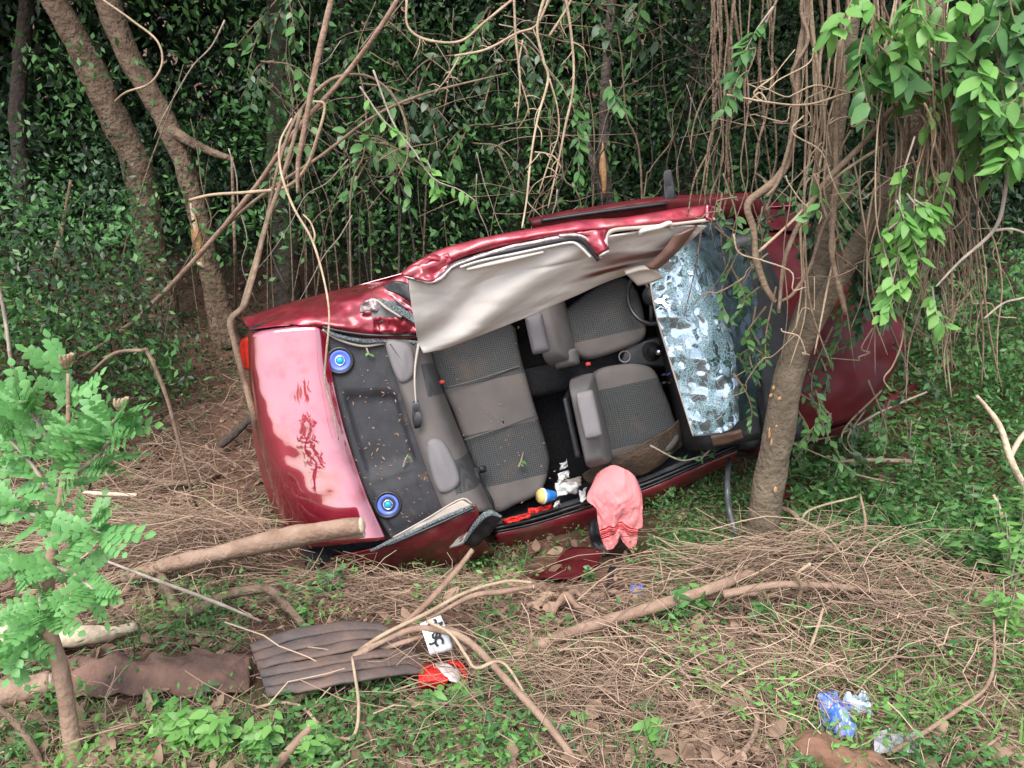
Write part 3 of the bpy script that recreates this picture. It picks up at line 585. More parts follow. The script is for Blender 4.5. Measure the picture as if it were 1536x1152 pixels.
sheet('front_bumper', [[(1.98, .5, .4), (2.1, .2, .5), (2.1, -.2, .55), (1.92, -.55, .5)], [(2.0, .52, .3), (2.12, .2, .34), (2.12, -.2, .36), (1.94, -.56, .34)], [(1.96, .5, .2), (2.06, .2, .22), (2.06, -.2, .2), (1.9, -.54, .2)]], 12, 26, 'plastic_black', car, .01, .05, 4)
# left doors standing proud behind the peeled roof, with mirror
dr = [[q(793, 329, .95), q(880, 313, .95), q(1000, 296, .95), q(1138, 290, .95)], [q(797, 336, .98), q(884, 321, .98), q(1002, 305, .98), q(1140, 300, .98)], [q(800, 352, .9), q(884, 340, .9), q(1002, 330, .9), q(1140, 330, .9)], [q(804, 380, .6), q(884, 372, .6), q(1002, 365, .6), q(1140, 370, .6)]]
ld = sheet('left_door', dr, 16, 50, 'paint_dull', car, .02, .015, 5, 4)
tube('door_rubber', [q(812, 331, 1.0), q(900, 318, 1.0), q(1000, 305, 1.0)], [.012] * 2, 'rubber', ld, 6, 30)
rbox('wing_mirror', [(q(1008, 305, .95), .05, .03), (q(1005, 296, .98), .04, .03), (q(1004, 288, .99), .022, .04), (q(1003, 270, .99), .028, .05), (q(1004, 259, .98), .02, .03)], 'plastic_black', car, 2)
def qr(px, py, z): return cz(px, py, 1.33 + (z - 1.33) * .55)
def along(rows, zs): return [[qr(px, py, z) for px, py in r] for r, z in zip(rows, zs)]
# ---- roof: torn off the right pillars and folded back over its left rail
top = [(612, 420), (655, 408), (710, 390), (780, 370), (850, 356), (900, 352), (960, 345), (1020, 338), (1060, 338)]
m1 = [(616, 450), (664, 438), (718, 418), (785, 396), (850, 380), (900, 372), (952, 365), (1008, 358), (1040, 356)]
m2 = [(622, 485), (676, 472), (728, 450), (790, 426), (850, 408), (898, 396), (945, 386), (995, 376), (1020, 372)]
m3 = [(628, 512), (686, 500), (738, 478), (796, 454), (850, 432), (896, 414), (938, 402), (985, 390), (1006, 386)]
bot = [(634, 527), (690, 512), (745, 492), (800, 470), (852, 446), (894, 428), (936, 412), (980, 398), (1002, 392)]
roof = along([top, m1, m2, m3, bot], (1.98, 1.86, 1.7, 1.5, 1.33))
Gr = grid(roof, 60, 120)
for i in range(60):
    for j in range(120):
        u, v = i / 59, j / 119
        s = (v - .02) * 1.0 - (1 - u) * .62          # the long diagonal crease
        k = -.05 * math.exp(-((s + .16) / .09) ** 2) * sstep(.05, .3, u) + .035 * math.exp(-((s - .02) / .1) ** 2)
        k += .006 * math.sin((v * 1.2 + u) * 9) * u + .008 * fbm((u * 2, v * 4, 0), 2.2)
        k += .014 * math.exp(-((u - .75) / .08) ** 2) * math.sin(v * 17) * .5
        k -= .012 * math.exp(-((u - .28 - .15 * v) / .025) ** 2) * sstep(.2, .3, v) * sstep(.6, .5, v)
        Gr[i, j] += np.array([.1, -.35, .9]) * k
uu, vv = np.meshgrid(np.linspace(0, 1, 60), np.linspace(0, 1, 120), indexing='ij')
hl = obj('headliner', Gr.reshape(-1, 3), gfaces(60, 120), 'headliner', car, uv=np.stack([vv.ravel(), uu.ravel()], 1))
hl.modifiers.new('t', 'SOLIDIFY').thickness = .008
skin = grid(roof, 20, 40) + np.array([0, .05, -.03]); rsk = obj('roof_skin', skin.reshape(-1, 3), gfaces(20, 40), 'paint', car); rsk.modifiers.new('t', 'SOLIDIFY').thickness = .004
# roof side rail (red), inner flange, door seals, pillar stub
r0 = [(603, 409), (622, 394), (655, 377), (700, 363), (760, 350), (830, 338), (880, 330), (935, 327), (990, 318), (1040, 310), (1073, 306)]
r1 = [(606, 413), (630, 402), (662, 388), (704, 373), (764, 358), (834, 347), (884, 341), (938, 337), (993, 330), (1042, 323), (1074, 318)]
r2 = [(640, 418), (655, 410), (672, 396), (708, 381), (766, 366), (836, 353), (886, 349), (940, 343), (995, 337), (1043, 331), (1074, 328)]
rl = along([[(p[0] + 3, p[1] + 4) for p in r0], r0, r1, r2], (1.9, 1.99, 2.04, 2.02))
rail = sheet('roof_rail', rl, 22, 110, 'paint_scuffed', car, .006, .010, 8, 3)
fl_ = [(606, 414), (628, 420), (648, 424), (664, 416), (680, 400), (712, 387), (768, 371), (838, 357), (868, 353)]
tube('roof_flange', [qr(*p, 2.03) for p in fl_], [.006, .012, .012, .012, .012, .012, .011, .012, .009], 'bare_metal', rail, 8, 70, .5)
tube('door_seal', [qr(*p, 2.02) for p in [(652, 420), (668, 408), (685, 396), (720, 386), (770, 375), (830, 363), (862, 358), (878, 364), (890, 378), (899, 390)]], [.014, .016, .016, .015, .016, .016, .015], 'rubber', rail, 8, 70)
tube('door_seal_lip', [qr(*p, 2.03) for p in [(690, 401), (722, 391), (772, 381), (828, 369), (858, 364), (872, 372), (886, 386)]], [.008] * 2, 'white_plastic', rail, 6, 50)
tube('pinch_weld', [qr(*p, 2.05) for p in [(838, 354), (866, 353), (882, 360), (894, 374), (902, 388)]], [.010, .012, .013, .011, .008], 'bare_metal', rail, 8, 30, .3)
sheet('b_pillar_stub', [[qr(862, 349, 2.06), qr(880, 362, 2.07), qr(897, 384, 2.07)], [qr(885, 346, 2.08), qr(895, 358, 2.1), qr(905, 378, 2.1)], [qr(912, 344, 2.06), qr(908, 356, 2.08), qr(913, 374, 2.08)]], 12, 14, 'paint_scuffed', rail, .008, .015, 18)
sheet('torn_pillar_foot', [[qr(896, 378, 2.08), qr(900, 385, 2.09)], [qr(910, 356, 2.1), qr(914, 378, 2.1)]], 8, 8, 'white_plastic', rail, .012, .02, 20)
tube('front_door_seal', [qr(*p, 2.05) for p in [(909, 362), (913, 350), (930, 344), (990, 339), (1040, 333), (1072, 329)]], [.010, .011, .010, .009, .009], 'beige_trim', rail, 8, 40, .25)
sheet('rail_corner', [[qr(1058, 308, 2.05), qr(1066, 306, 2.05), qr(1074, 305, 2.04)], [qr(1058, 330, 2.06), qr(1066, 332, 2.06), qr(1073, 334, 2.04)]], 6, 6, 'paint', rail, .01, .015, 15)
# crumpled roof corner at the rear
sheet('roof_corner', [[qr(603, 409, 2.0), qr(625, 394, 2.02), qr(650, 383, 2.02), qr(672, 378, 2.0)], [qr(615, 416, 2.03), qr(638, 408, 2.05), qr(655, 396, 2.04), qr(676, 388, 2.02)], [qr(628, 421, 2.02), qr(650, 421, 2.05), qr(664, 410, 2.03), qr(682, 397, 2.02)]], 26, 34, 'paint_scuffed', rail, .006, .035, 10, 2)
gh = tube('grab_handle', [qr(960, 352, 2.0), qr(965, 346, 2.06), qr(990, 340, 2.07), qr(1004, 335, 2.06), (qr(1008, 342, 2.0))], [.012, .013, .014, .013, .012], 'headliner', hl, 8, 30)
sheet('a_pillar_trim', [[qr(1012, 352, 2.0), qr(990, 380, 1.85), qr(968, 398, 1.72)], [qr(1026, 348, 2.03), qr(1004, 378, 1.9), qr(976, 402, 1.76)], [qr(1045, 338, 2.0), qr(1016, 376, 1.87), qr(988, 402, 1.72)]], 14, 24, 'brown_trim', hl, .012, .004, 8)
sheet('sun_visor', [[qr(937, 408, 1.72), qr(958, 402, 1.74), qr(972, 400, 1.74)], [qr(945, 416, 1.66), qr(966, 408, 1.68), qr(988, 407, 1.68)], [qr(956, 427, 1.6), qr(975, 423, 1.62), qr(993, 415, 1.62)]], 10, 14, 'beige_trim', hl, .028)
tube('curtain_roll', [qr(700, 404, 2.0), qr(760, 390, 2.0), qr(815, 378, 2.01)], [.008, .014, .006], 'headliner', hl, 8, 24)
rd = np.random.RandomState(21)
DV = []; DF = []
for k in range(120):
    u, v = rd.uniform(.03, .97), rd.uniform(.03, .97) ** .8; p = G[int(u * (su - 1)), int(v * (sv - 1))] + [rd.uniform(-.02, .02), rd.uniform(-.02, .02), .004]
    a = rd.uniform(0, 6.28); l, w = rd.uniform(.003, .016), rd.uniform(.001, .006); e = np.array([math.cos(a), math.sin(a), rd.uniform(-.1, .2)]); f_ = np.array([-e[1], e[0], 0]); o_ = len(DV)
    DV += [p - e * l, p + f_ * w, p + e * l, p - f_ * w + [0, 0, .003]]; DF += [[o_, o_ + 1, o_ + 2], [o_, o_ + 2, o_ + 3]]
o = obj('dry_debris', np.array(DV), DF, 'dry_leaf', sh, False, rd.rand(len(DV))); o['kind'] = 'stuff'
RV = np.array([v.co for v in rc.data.vertices]); RV = RV[RV[:, 2] > .5]; DV = []; DF = []
for k in range(60):
    p = RV[rd.randint(len(RV))] + [rd.normal() * .02, rd.normal() * .02, .006]; a = rd.uniform(0, 6.28); l, w = rd.uniform(.003, .014), rd.uniform(.001, .005)
    e = np.array([math.cos(a), math.sin(a), 0]); f_ = np.array([-e[1], e[0], 0]); o_ = len(DV); DV += [p - e * l, p + f_ * w, p + e * l, p - f_ * w]; DF += [[o_, o_ + 1, o_ + 2, o_ + 3]]
o = obj('dry_debris', np.array(DV), DF, 'dry_leaf', rc, False, rd.rand(len(DV))); o['kind'] = 'stuff'
# ---------------------------------------------------------------- things in and around the wreck
def carp(px, py, z): return c2w(cz(px, py, z))
def world_sheet(name, ctrl, nu, nv, mt, th=.003, amp=0, scale=5, seed=0, vec=(0, -1, 0), parent=None):
    return sheet(name, ctrl, nu, nv, mt, parent, th, amp, scale, seed, vec)
# pink towel draped over the sill
tw_rows = [[(890, 722), (898, 709), (910, 701), (924, 698), (938, 703), (950, 713), (958, 728)],
           [(880, 746), (890, 738), (904, 728), (922, 722), (940, 726), (955, 734), (962, 744)],
           [(893, 760), (899, 757), (908, 752), (922, 750), (940, 752), (956, 756), (963, 764)],
           [(896, 776), (903, 774), (911, 771), (921, 768), (936, 768), (952, 772), (963, 788)],
           [(899, 796), (906, 794), (914, 790), (922, 786), (932, 784), (944, 792), (956, 792)],
           [(904, 812), (909, 813), (917, 808), (926, 795), (933, 799), (944, 808), (955, 806)],
           [(906, 819), (912, 824), (919, 820), (928, 803), (934, 812), (943, 822), (949, 829)]]
tc_ = []
for i, r in enumerate(tw_rows):
    row = []
    for j, (px, py) in enumerate(r):
        row.append(at(px, py, 4.40 - .05 * sstep(0, 2, i) + (.05 if i == 0 else 0) + (.03 if j in (0, 6) else 0)))
    tc_.append(row)
Gt = grid(tc_, 80, 80)
for i in range(80):
    for j in range(80):
        u, v = j / 79, i / 79
        s1 = (1 - abs(math.sin(u * 5.2 + v * 1.1 + .5 * fbm((u * 2, v * 2, 1), 1.5)))) ** 2
        Gt[i, j, 1] -= (.022 + .03 * v) * s1 + .012 * fbm((u * 3, v * 3, 7), 2.2) + .006 * (1 - abs(math.sin(v * 9 - u * 6 + fbm((u, v, 3), 3)))) ** 2
uu, vv = np.meshgrid(np.linspace(0, 1, 80), np.linspace(0, 1, 80), indexing='ij')
t = obj('towel', Gt.reshape(-1, 3), gfaces(80, 80), 'towel', uv=np.stack([vv.ravel(), uu.ravel()], 1)); t.modifiers.new('t', 'SOLIDIFY').thickness = .005; tag(t, 'pink towel with dark red stripes draped over the car door sill', 'towel')
# dirty floor mat thrown over the front of the sill
fm = [[carp(873, 712, .52), carp(905, 690, .6), carp(950, 672, .64), carp(1000, 645, .6), carp(1022, 626, .56)],
      [carp(880, 722, .5), carp(915, 705, .58), carp(960, 690, .6), carp(1005, 668, .56), carp(1030, 642, .52)],
      [carp(905, 730, .5), carp(935, 716, .52), carp(965, 712, .5), carp(1000, 690, .5), carp(1024, 668, .48)]]
t = world_sheet('floor_mat', fm, 20, 36, 'mat_rubber', .008, .02, 6, 2); tag(t, 'muddy dark rubber floor mat bunched against the front seat', 'floor mat')
# litter inside the door opening
cupc = carp(812, 743, .52); cax = CAR_R @ np.array([-.9, .2, .35])
cup = lathe('plastic_cup', [(0, .0), (.026, 0), (.03, .012), (.04, .05), (.05, .09), (.046, .088), (.036, .05), (.02, .012)], cupc + CAR_R @ np.array([.09, -.02, 0]), cax, 'cup_blue', None, 24)
tag(cup, 'blue and yellow plastic tub lying on the car door sill', 'tub')
lathe('cup_rim', [(.047, .082), (.053, .086), (.053, .1), (.047, .1)], cupc + CAR_R @ np.array([.09, -.02, 0]), cax, 'cup_white', cup, 24)
lathe('cup_lid', [(.049, .098), (.047, .115), (.035, .128), (0, .132)], cupc + CAR_R @ np.array([.09, -.02, 0]), cax, 'cup_yellow', cup, 24)
rng = random.Random(4)
for (px, py, w, h, lab) in ((850, 733, 30, 17, 'large crumpled white paper in the car doorway beside the towel'), (846, 714, 14, 12, 'small crumpled white paper beneath the front seat edge'), (846, 697, 10, 8, 'tiny white paper scrap on the black car floor'), (874, 741, 11, 14, 'folded white paper scrap on the red sill by the towel'), (836, 755, 7, 7, 'torn white paper bit next to the blue tub')):
    C = [[carp(px + (j - 1.5) * w * .36 + rng.uniform(-2, 2), py + (i - 1.5) * h * .36 - (j - 1.5) * 2 + rng.uniform(-2, 2), .5 + rng.uniform(-.02, .04)) for j in range(4)] for i in range(4)]
    t = world_sheet('paper_scrap', C, 14, 14, 'paper', .002, .03, 16, px); tag(t, lab, 'paper', 'paper scraps inside the wreck')
C = [[carp(836 + j * 12, 722 + i * 7 - j * 2, .48 + .02 * ((i + j) % 2)) for j in range(4)] for i in range(3)]
t = world_sheet('food_carton', C, 12, 14, 'beige_trim', .004, .03, 14, 5); tag(t, 'crushed beige carton under the crumpled paper in the doorway', 'carton')
for (px, py, s, lab) in ((775, 779, 14, 'broken red plastic lens piece on the sill near the pillar'), (810, 765, 12, 'shattered red lens fragments beside the blue tub')):
    C = [[carp(px + (j - 1.5) * s, py + (i - 1.5) * 4 - (j - 1.5) * 3, .47 + rng.uniform(0, .03)) for j in range(4)] for i in range(3)]
    t = world_sheet('lens_fragment', C, 8, 12, 'lens_red', .006, .03, 22, px); tag(t, lab, 'fragment')
# torn red panel on the ground below the towel
pc = [[g(795, 866, .02), g(815, 867, .03), g(842, 868, .035), g(870, 866, .04), g(896, 848, .05)], [g(800, 863, .03), g(822, 857, .05), g(846, 852, .06), g(876, 848, .065), g(900, 838, .07)], [g(806, 861, .035), g(828, 849, .07), g(852, 824, .12), g(880, 820, .13), g(905, 826, .11)]]
t = world_sheet('body_panel_fragment', pc, 14, 20, 'paint_dull', .006, .012, 5, 2, (0, 0, 1)); tag(t, 'torn dark red body panel lying on the ground below the towel', 'panel')
pc = [[g(1170, 748, .03), g(1205, 742, .05), g(1235, 730, .04)], [g(1172, 728, .08), g(1206, 724, .1), g(1236, 718, .08)]]
t = world_sheet('body_panel_fragment', pc, 8, 12, 'paint_dull', .006, .012, 5, 3, (0, 0, 1)); tag(t, 'narrow red panel strip half buried behind the forked tree', 'panel')
pc = [[g(1320, 632, .02), g(1350, 626, .02), g(1378, 612, .04)], [g(1322, 610, .1), g(1352, 600, .12), g(1380, 592, .1)], [g(1330, 590, .16), g(1356, 580, .2), g(1378, 574, .18)]]
t = world_sheet('body_panel_fragment', pc, 10, 12, 'paint_dull', .006, .012, 5, 4, (0, 0, 1)); tag(t, 'small red bumper piece on the ground past the bonnet', 'panel')
# black rubber hose hanging from the sill to the tree foot
hz_ = [carp(1094, 690, .5), at(1091, 725, 4.35), at(1094, 765, 4.25), at(1104, 800, 4.15), g(1112, 826, .02)]
t = tube('rubber_hose', hz_, [.017, .017, .016], 'hose', None, 10, 40); tag(t, 'black rubber hose hanging beside the forked tree trunk', 'hose')
t = tube('black_strap', [g(922, 845, .12), g(916, 862, .06), g(914, 890, .02)], [.022, .02, .014], 'rubber', None, 8, 20, .3, 0, .25); tag(t, 'black plastic strip sticking up behind the root', 'strip')
# black drooping trim under the towel
t = world_sheet('torn_trim', [[at(886, 782, 4.62), at(898, 778, 4.6), at(906, 790, 4.58)], [at(884, 805, 4.6), at(896, 815, 4.57), at(908, 822, 4.55)], [at(896, 835, 4.55), at(912, 832, 4.52), at(930, 828, 4.5)]], 10, 10, 'plastic_black', .006, .04, 12); tag(t, 'torn black trim dangling behind the towel', 'trim')
# ribbed rubber mat half buried in front
cols = 6
rb = empty('ribbed_mat', g(470, 985)); tag(rb, 'curved ribbed rubber mudguard caked in brown mud', 'mudguard')
mt_rows = []
for (a, b_) in (((374, 968), (402, 1046)), ((440, 946), (478, 1036)), ((510, 934), (560, 1020)), ((570, 938), (620, 1012)), ((620, 972), (650, 1020))):
    h = .1 if a[0] < 600 else .06
    mt_rows.append([g(a[0] + (b_[0] - a[0]) * k / cols, a[1] + (b_[1] - a[1]) * k / cols, h + .06 * math.sin(math.pi * min(1, (a[0] - 374) / 230))) for k in range(cols + 1)])
MR = np.array(mt_rows)
for k in range(cols):
    strip_ = np.stack([MR[:, k] * (.96) + MR[:, k + 1] * .04, (MR[:, k] + MR[:, k + 1]) / 2 + [0, 0, .012], MR[:, k] * .04 + MR[:, k + 1] * .96 + [0, 0, .004]], 0)
    o = world_sheet('mat_rib', strip_ - np.array(rb.location), 6, 26, 'ribbed_rubber', .014, .01, 7, k, (0, 0, 1), rb)
# muddy board
jit = random.Random(9); bcols = np.linspace(88, 374, 15)
bd = [[g(x, y0 - 10 * (x - 88) / 286 + jit.uniform(-a_, a_), h) for x in bcols] for (y0, a_, h) in ((990, 6, .09), (1000, 2, .1), (1018, 1, .08), (1036, 1, .05), (1048, 4, .03))]
t = world_sheet('muddy_board', bd, 30, 80, 'board_mud', .014, .025, 8, 2, (0, 0, 1)); tag(t, 'flat board with ragged edge smeared with brown mud next to the ribbed mudguard', 'board')
# licence plate, bent, with the characters left on it
pl = empty('license_plate', g(655, 950)); tag(pl, 'bent white number plate with black characters under the branches', 'plate')
c0 = np.array([g(630, 936, .26), g(661, 923, .28), g(680, 973, .16), g(645, 982, .16)])
pg = np.array([[c0[0], c0[1]], [(c0[0] + c0[3]) / 2 + [0, -.012, .015], (c0[1] + c0[2]) / 2 + [0, -.012, .015]], [c0[3], c0[2]]])
world_sheet('plate_face', pg - np.array(pl.location), 10, 8, 'plate_white', .004, .006, 12, 1, (0, 0, 1), pl)
ex = (c0[2] - c0[1]); ey = (c0[1] - c0[0]); 
nrm = np.cross(ex, ey); nrm /= np.linalg.norm(nrm); nrm = nrm if nrm @ (CAMP - c0[0]) > 0 else -nrm
xa = ex / np.linalg.norm(ex); ya = np.cross(nrm, xa)
if ya @ ey < 0: ya = -ya
for (ch, fx, fy, sz) in (('2', .10, .50, .052), ('P', .27, .44, .052), ('S', .45, .46, .052), ('C', .62, .48, .052), ('J', .62, .22, .03), ('3', .2, .8, .03), ('0', .42, .82, .03)):
    cu = bpy.data.curves.new('character', 'FONT'); cu.body = ch; cu.size = sz; cu.extrude = .001; cu.offset = .003; cu.align_x = 'CENTER'
    tmp = bpy.data.objects.new('tmp', cu); COL.objects.link(tmp); bpy.context.view_layer.update()
    me = bpy.data.meshes.new_from_object(tmp.evaluated_get(bpy.context.evaluated_depsgraph_get())); bpy.data.objects.remove(tmp)
    me.materials.clear(); me.materials.append(M['plate_black'])
    pos = c0[0] + ey * fy + ex * fx + nrm * .026 - ya * sz * .35 - np.array(pl.location)
    o = link('character', me, pl); o.matrix_local = Matrix([[xa[i], ya[i], nrm[i], pos[i]] for i in range(3)] + [[0, 0, 0, 1]])
# broken tail lamp in the brush
tp_ = empty('broken_tail_light', g(660, 1020)); tag(tp_, 'broken red and clear tail light lying among branches', 'tail light')
def loc_sheet(name, C, nu, nv, mt, par, th=.004, amp=0, sc=8, seed=0): return world_sheet(name, np.asarray(C) - np.array(par.location), nu, nv, mt, th, amp, sc, seed, (0, 0, 1), par)
loc_sheet('housing', [[g(632, 996, .05), g(665, 986, .06), g(700, 992, .06)], [g(622, 1018, .08), g(660, 1014, .1), g(704, 1022, .08)], [g(630, 1046, .03), g(662, 1046, .04), g(700, 1042, .03)]], 12, 16, 'paint_dull', tp_, .02, .006)
loc_sheet('red_lens', [[g(631, 1003, .1), g(650, 997, .12), g(668, 1008, .12)], [g(628, 1018, .12), g(650, 1014, .14), g(672, 1020, .13)], [g(632, 1034, .07), g(650, 1033, .08), g(668, 1032, .08)]], 10, 12, 'lens_red', tp_, .008, .008, 20)
loc_sheet('clear_lens', [[g(652, 998, .13), g(670, 996, .13), g(685, 1003, .12)], [g(664, 1010, .14), g(678, 1010, .14), g(690, 1014, .12)], [g(674, 1022, .12), g(684, 1024, .12), g(688, 1026, .1)]], 8, 10, 'lens_clear', tp_, .008, .006, 20)
loc_sheet('lens_frame', [[g(672, 994, .135), g(686, 998, .135), g(694, 1012, .12), g(690, 1030, .09)], [g(678, 991, .13), g(692, 995, .13), g(700, 1012, .11), g(696, 1032, .08)]], 6, 16, 'lens_red', tp_, .012)
# wrappers
def crumpled(name, pts, mt, lab, cat, amp, seed, h=.06):
    C = [[g(px, py, h * (.6 + .7 * ((i * 3 + j * 5 + seed) % 4) / 3)) for j, (px, py) in enumerate(r)] for i, r in enumerate(pts)]
    t = world_sheet(name, C, 26, 26, mt, .0015, amp, 16, seed, (0, 0, 1)); t.data.polygons.foreach_set('use_smooth', np.zeros(len(t.data.polygons), bool)); tag(t, lab, cat); return t
crumpled('snack_wrapper', [[(1226, 1044), (1244, 1040), (1258, 1050), (1272, 1058)], [(1230, 1062), (1246, 1062), (1262, 1066), (1278, 1070)], [(1234, 1080), (1250, 1082), (1264, 1082), (1280, 1084)], [(1242, 1092), (1254, 1102), (1270, 1104), (1286, 1094)]], 'wrapper', 'crumpled blue and pink snack wrapper on the dry grass', 'wrapper', .05, 3)
crumpled('foil_wrapper', [[(1264, 1052), (1280, 1044), (1302, 1042)], [(1268, 1064), (1286, 1062), (1306, 1066)], [(1276, 1078), (1294, 1074), (1310, 1078)]], 'foil', 'torn silvery foil wrapper touching the blue one', 'wrapper', .05, 6)
crumpled('plastic_bag', [[(1310, 1098), (1335, 1094), (1355, 1098), (1374, 1098)], [(1311, 1114), (1336, 1112), (1356, 1110), (1376, 1112)], [(1312, 1130), (1336, 1128), (1358, 1128), (1378, 1130)]], 'clear_plastic', 'clear plastic sachet lying by a thin branch', 'bag', .012, 4, .05)
crumpled('snack_wrapper', [[(946, 882), (956, 880), (966, 882)], [(944, 886), (956, 888), (967, 888)]], 'wrapper', 'small blue and white wrapper scrap near the black strip', 'wrapper', .02, 8, .03)
# slab of bark / clay at the front right
sb = [[g(1190, 1108, .05), g(1215, 1098, .07), g(1250, 1110, .08), g(1300, 1130, .07), g(1350, 1150, .05)], [g(1195, 1122, .08), g(1225, 1120, .1), g(1260, 1135, .1), g(1300, 1150, .09), g(1345, 1170, .06)], [g(1215, 1140, .04), g(1240, 1152, .05), g(1265, 1165, .05), g(1300, 1180, .04), g(1340, 1195, .03)]]
t = world_sheet('bark_slab', sb, 26, 40, 'clay', .03, .03, 9, 3, (0, 0, 1)); tag(t, 'reddish slab of cracked bark in front of the snack wrappers', 'bark slab')
# stones / lumps of pale litter on the left, clump of dead leaves
# ---------------------------------------------------------------- branches lying and leaning, one object each
PXM = lambda P: FOC / max(.5, (np.asarray(P) - CAMP) @ FW)
def branch(name, lab, pts, r, mt='branch_brown', cat='branch', cut=None, group=None, sides=8, bump=.25, twigs=0):
    """pts: (px,py,h) = height above ground, (px,py,'Y',d) = at distance d; r radii in photo pixels"""
    P = [at(p[0], p[1], p[3]) if len(p) == 4 else g(p[0], p[1], p[2]) for p in pts]
    k = np.mean([PXM(p) for p in P])
    R = np.array(r, float) / k * (.62 if mt == 'vine_pale' else .55 if name in ('woody_liana', 'leaning_branch', 'hanging_liana') else .72 if name not in ('cut_log', 'broken_plank') else .9)
    V, F = tube_vf(P, R, sides, max(10, 7 * len(P)), bump, len(bpy.data.objects) * .37)
    o = empty(name, P[0]) if cut else None
    if cut:
        me_o = obj('bark', V - P[0], F, mt, o)
        for e in cut:
            pe, pi, re = (P[0], P[1], R[0]) if e == 0 else (P[-1], P[-2], R[-1])
            dd = (pe - pi) / np.linalg.norm(pe - pi)
            lathe('cut_end', [(re * .97, -.004), (re * .9, re * .15), (re * .5, re * .35), (0, re * .3)], pe - P[0], dd, 'pale_wood', o, 9)
    else: o = obj(name, V - P[0], F, mt); o.location = P[0]
    tag(o, lab, cat, group); return o
Yd = lambda x, y, d: (x, y, 'Y', d)
branch('cut_log', 'forked cut log leaning against the trunk lid', [(185, 868, .08), (260, 846, .16), (340, 828, .24), (430, 806, .32), (542, 788, .4)], [9, 13, 15, 17, 15], 'branch_brown', 'log', cut=[1], sides=12)
branch('cut_log', 'thin split log under the forked one by the trunk lid', [(300, 840, .16), (400, 822, .24), (470, 808, .3), (546, 801, .34)], [8, 9, 8, 6], 'branch_brown', 'log', cut=[1], sides=10)
branch('fallen_branch', 'bent grey branch in the dry vine heap by the ribbed mudguard', [(240, 862, .1), (275, 920, .08), (330, 896, .12), (398, 884, .14), (425, 905, .1), (455, 938, .04)], [10, 11, 10, 11, 10, 7], 'bark', sides=10)
branch('broken_plank', 'splintered pale log end at the left behind the sapling', [(-60, 968, .06), (40, 962, .08), (120, 955, .1), (205, 940, .08)], [22, 20, 17, 7], 'pale_wood', 'log', sides=7, bump=.9)
branch('broken_plank', 'short splintered log beside the sapling stem', [(-60, 1046, .05), (10, 1040, .08), (75, 1026, .08)], [26, 25, 20], 'branch_brown', 'log', cut=[1], sides=9, bump=.6)
branch('cut_stick', 'peeled white stick end poking from behind the sapling', [(125, 739, .35), (165, 741, .36), (205, 743, .37)], [4, 4.5, 4], 'pale_wood', 'stick')
branch('fallen_branch', 'thin grey stick crossing the dry vine heap at left', [(150, 838, .22), (240, 872, .22), (320, 902, .2), (392, 932, .1)], [2.5, 3.5, 3.5, 2.5], 'grey_stem')
branch('fallen_branch', 'stout brown limb lying across from the root to the vine heap', [(700, 1010, .04), (760, 990, .06), (860, 948, .1), (1000, 905, .14), (1080, 878, .16), (1128, 858, .18)], [9, 12, 13, 13, 11, 9], sides=10)
branch('fallen_branch', 'second limb lying parallel below the stout brown limb', [(740, 1005, .03), (850, 968, .05), (990, 908, .08), (1080, 892, .1), (1135, 890, .1)], [9, 10, 9, 8, 6], sides=9)
branch('fallen_branch', 'limb running from the vine heap toward the right thicket', [(1085, 892, .2), (1160, 878, .22), (1250, 880, .18), (1330, 888, .14), (1410, 886, .1)], [9, 8, 7, 6, 4])
branch('arched_branch', 'brown branch arching over the number plate', [(385, 1092, .03), (440, 1052, .08), (510, 1000, .14), (580, 958, .2), (640, 942, .25), (700, 960, .25), (760, 1020, .2), (820, 1085, .12), (870, 1150, .04)], [9, 9, 8, 8, 8, 8, 8, 8, 6])
branch('arched_branch', 'second arching branch beneath the one over the number plate', [(400, 1075, .02), (470, 1030, .06), (545, 985, .12), (610, 962, .18), (660, 950, .2), (700, 975, .18)], [7, 7, 7, 6, 5, 4])
branch('dry_stick', 'straight cut stick rising from the ribbed mudguard', [(592, 950, .2), (640, 905, .3), (680, 862, .38), (708, 826, .45)], [6, 7, 7, 6], cut=[1])
branch('dry_stick', 'long pale stick above the number plate ending by the red panel', [(520, 992, .12), (570, 955, .22), (640, 920, .28), (700, 888, .3), (760, 872, .3), (798, 874, .3)], [5, 5, 5, 4.5, 4, 3.5], 'vine_pale')
branch('dry_stick', 'short stub stick beside the long pale one', [(640, 930, .25), (705, 895, .28), (750, 888, .28), (800, 880, .28)], [4, 6, 6, 5], cut=[1])
branch('pale_vine', 'pale crooked vine running right from the number plate', [(640, 932, .3), (675, 950, .3), (700, 985, .26), (715, 1002, .24), (755, 995, .22), (800, 1060, .1), (850, 1120, .05)], [4, 4, 4, 4, 4, 3.5, 3], 'vine_pale', 'vine')
branch('pale_vine', 'pale looping vine in front of the ribbed mudguard', [(385, 1062, .06), (420, 1054, .1), (455, 1062, .1), (490, 1098, .08), (528, 1106, .08), (538, 1060, .16), (528, 985, .22)], [4, 4, 4, 4, 4, 4, 3], 'vine_pale', 'vine')
branch('pale_vine', 'thin pale vine along the ground before the tail light', [(545, 1106, .04), (580, 1092, .05), (625, 1098, .05), (655, 1118, .04)], [3, 3, 3, 2], 'vine_pale', 'vine')
branch('pale_vine', 'pale vine lying in front of the stout brown limb', [(655, 1145, .03), (675, 1105, .04), (730, 1092, .06), (790, 1082, .06), (830, 1110, .04), (860, 1150, .03)], [3, 3.5, 3.5, 3, 3, 3], 'vine_pale', 'vine')
branch('cut_stick', 'cut brown branch stub in the weeds at the front', [(405, 1160, .05), (435, 1125, .1), (465, 1092, .14)], [11, 11, 9], 'branch_brown', 'stick', cut=[1])
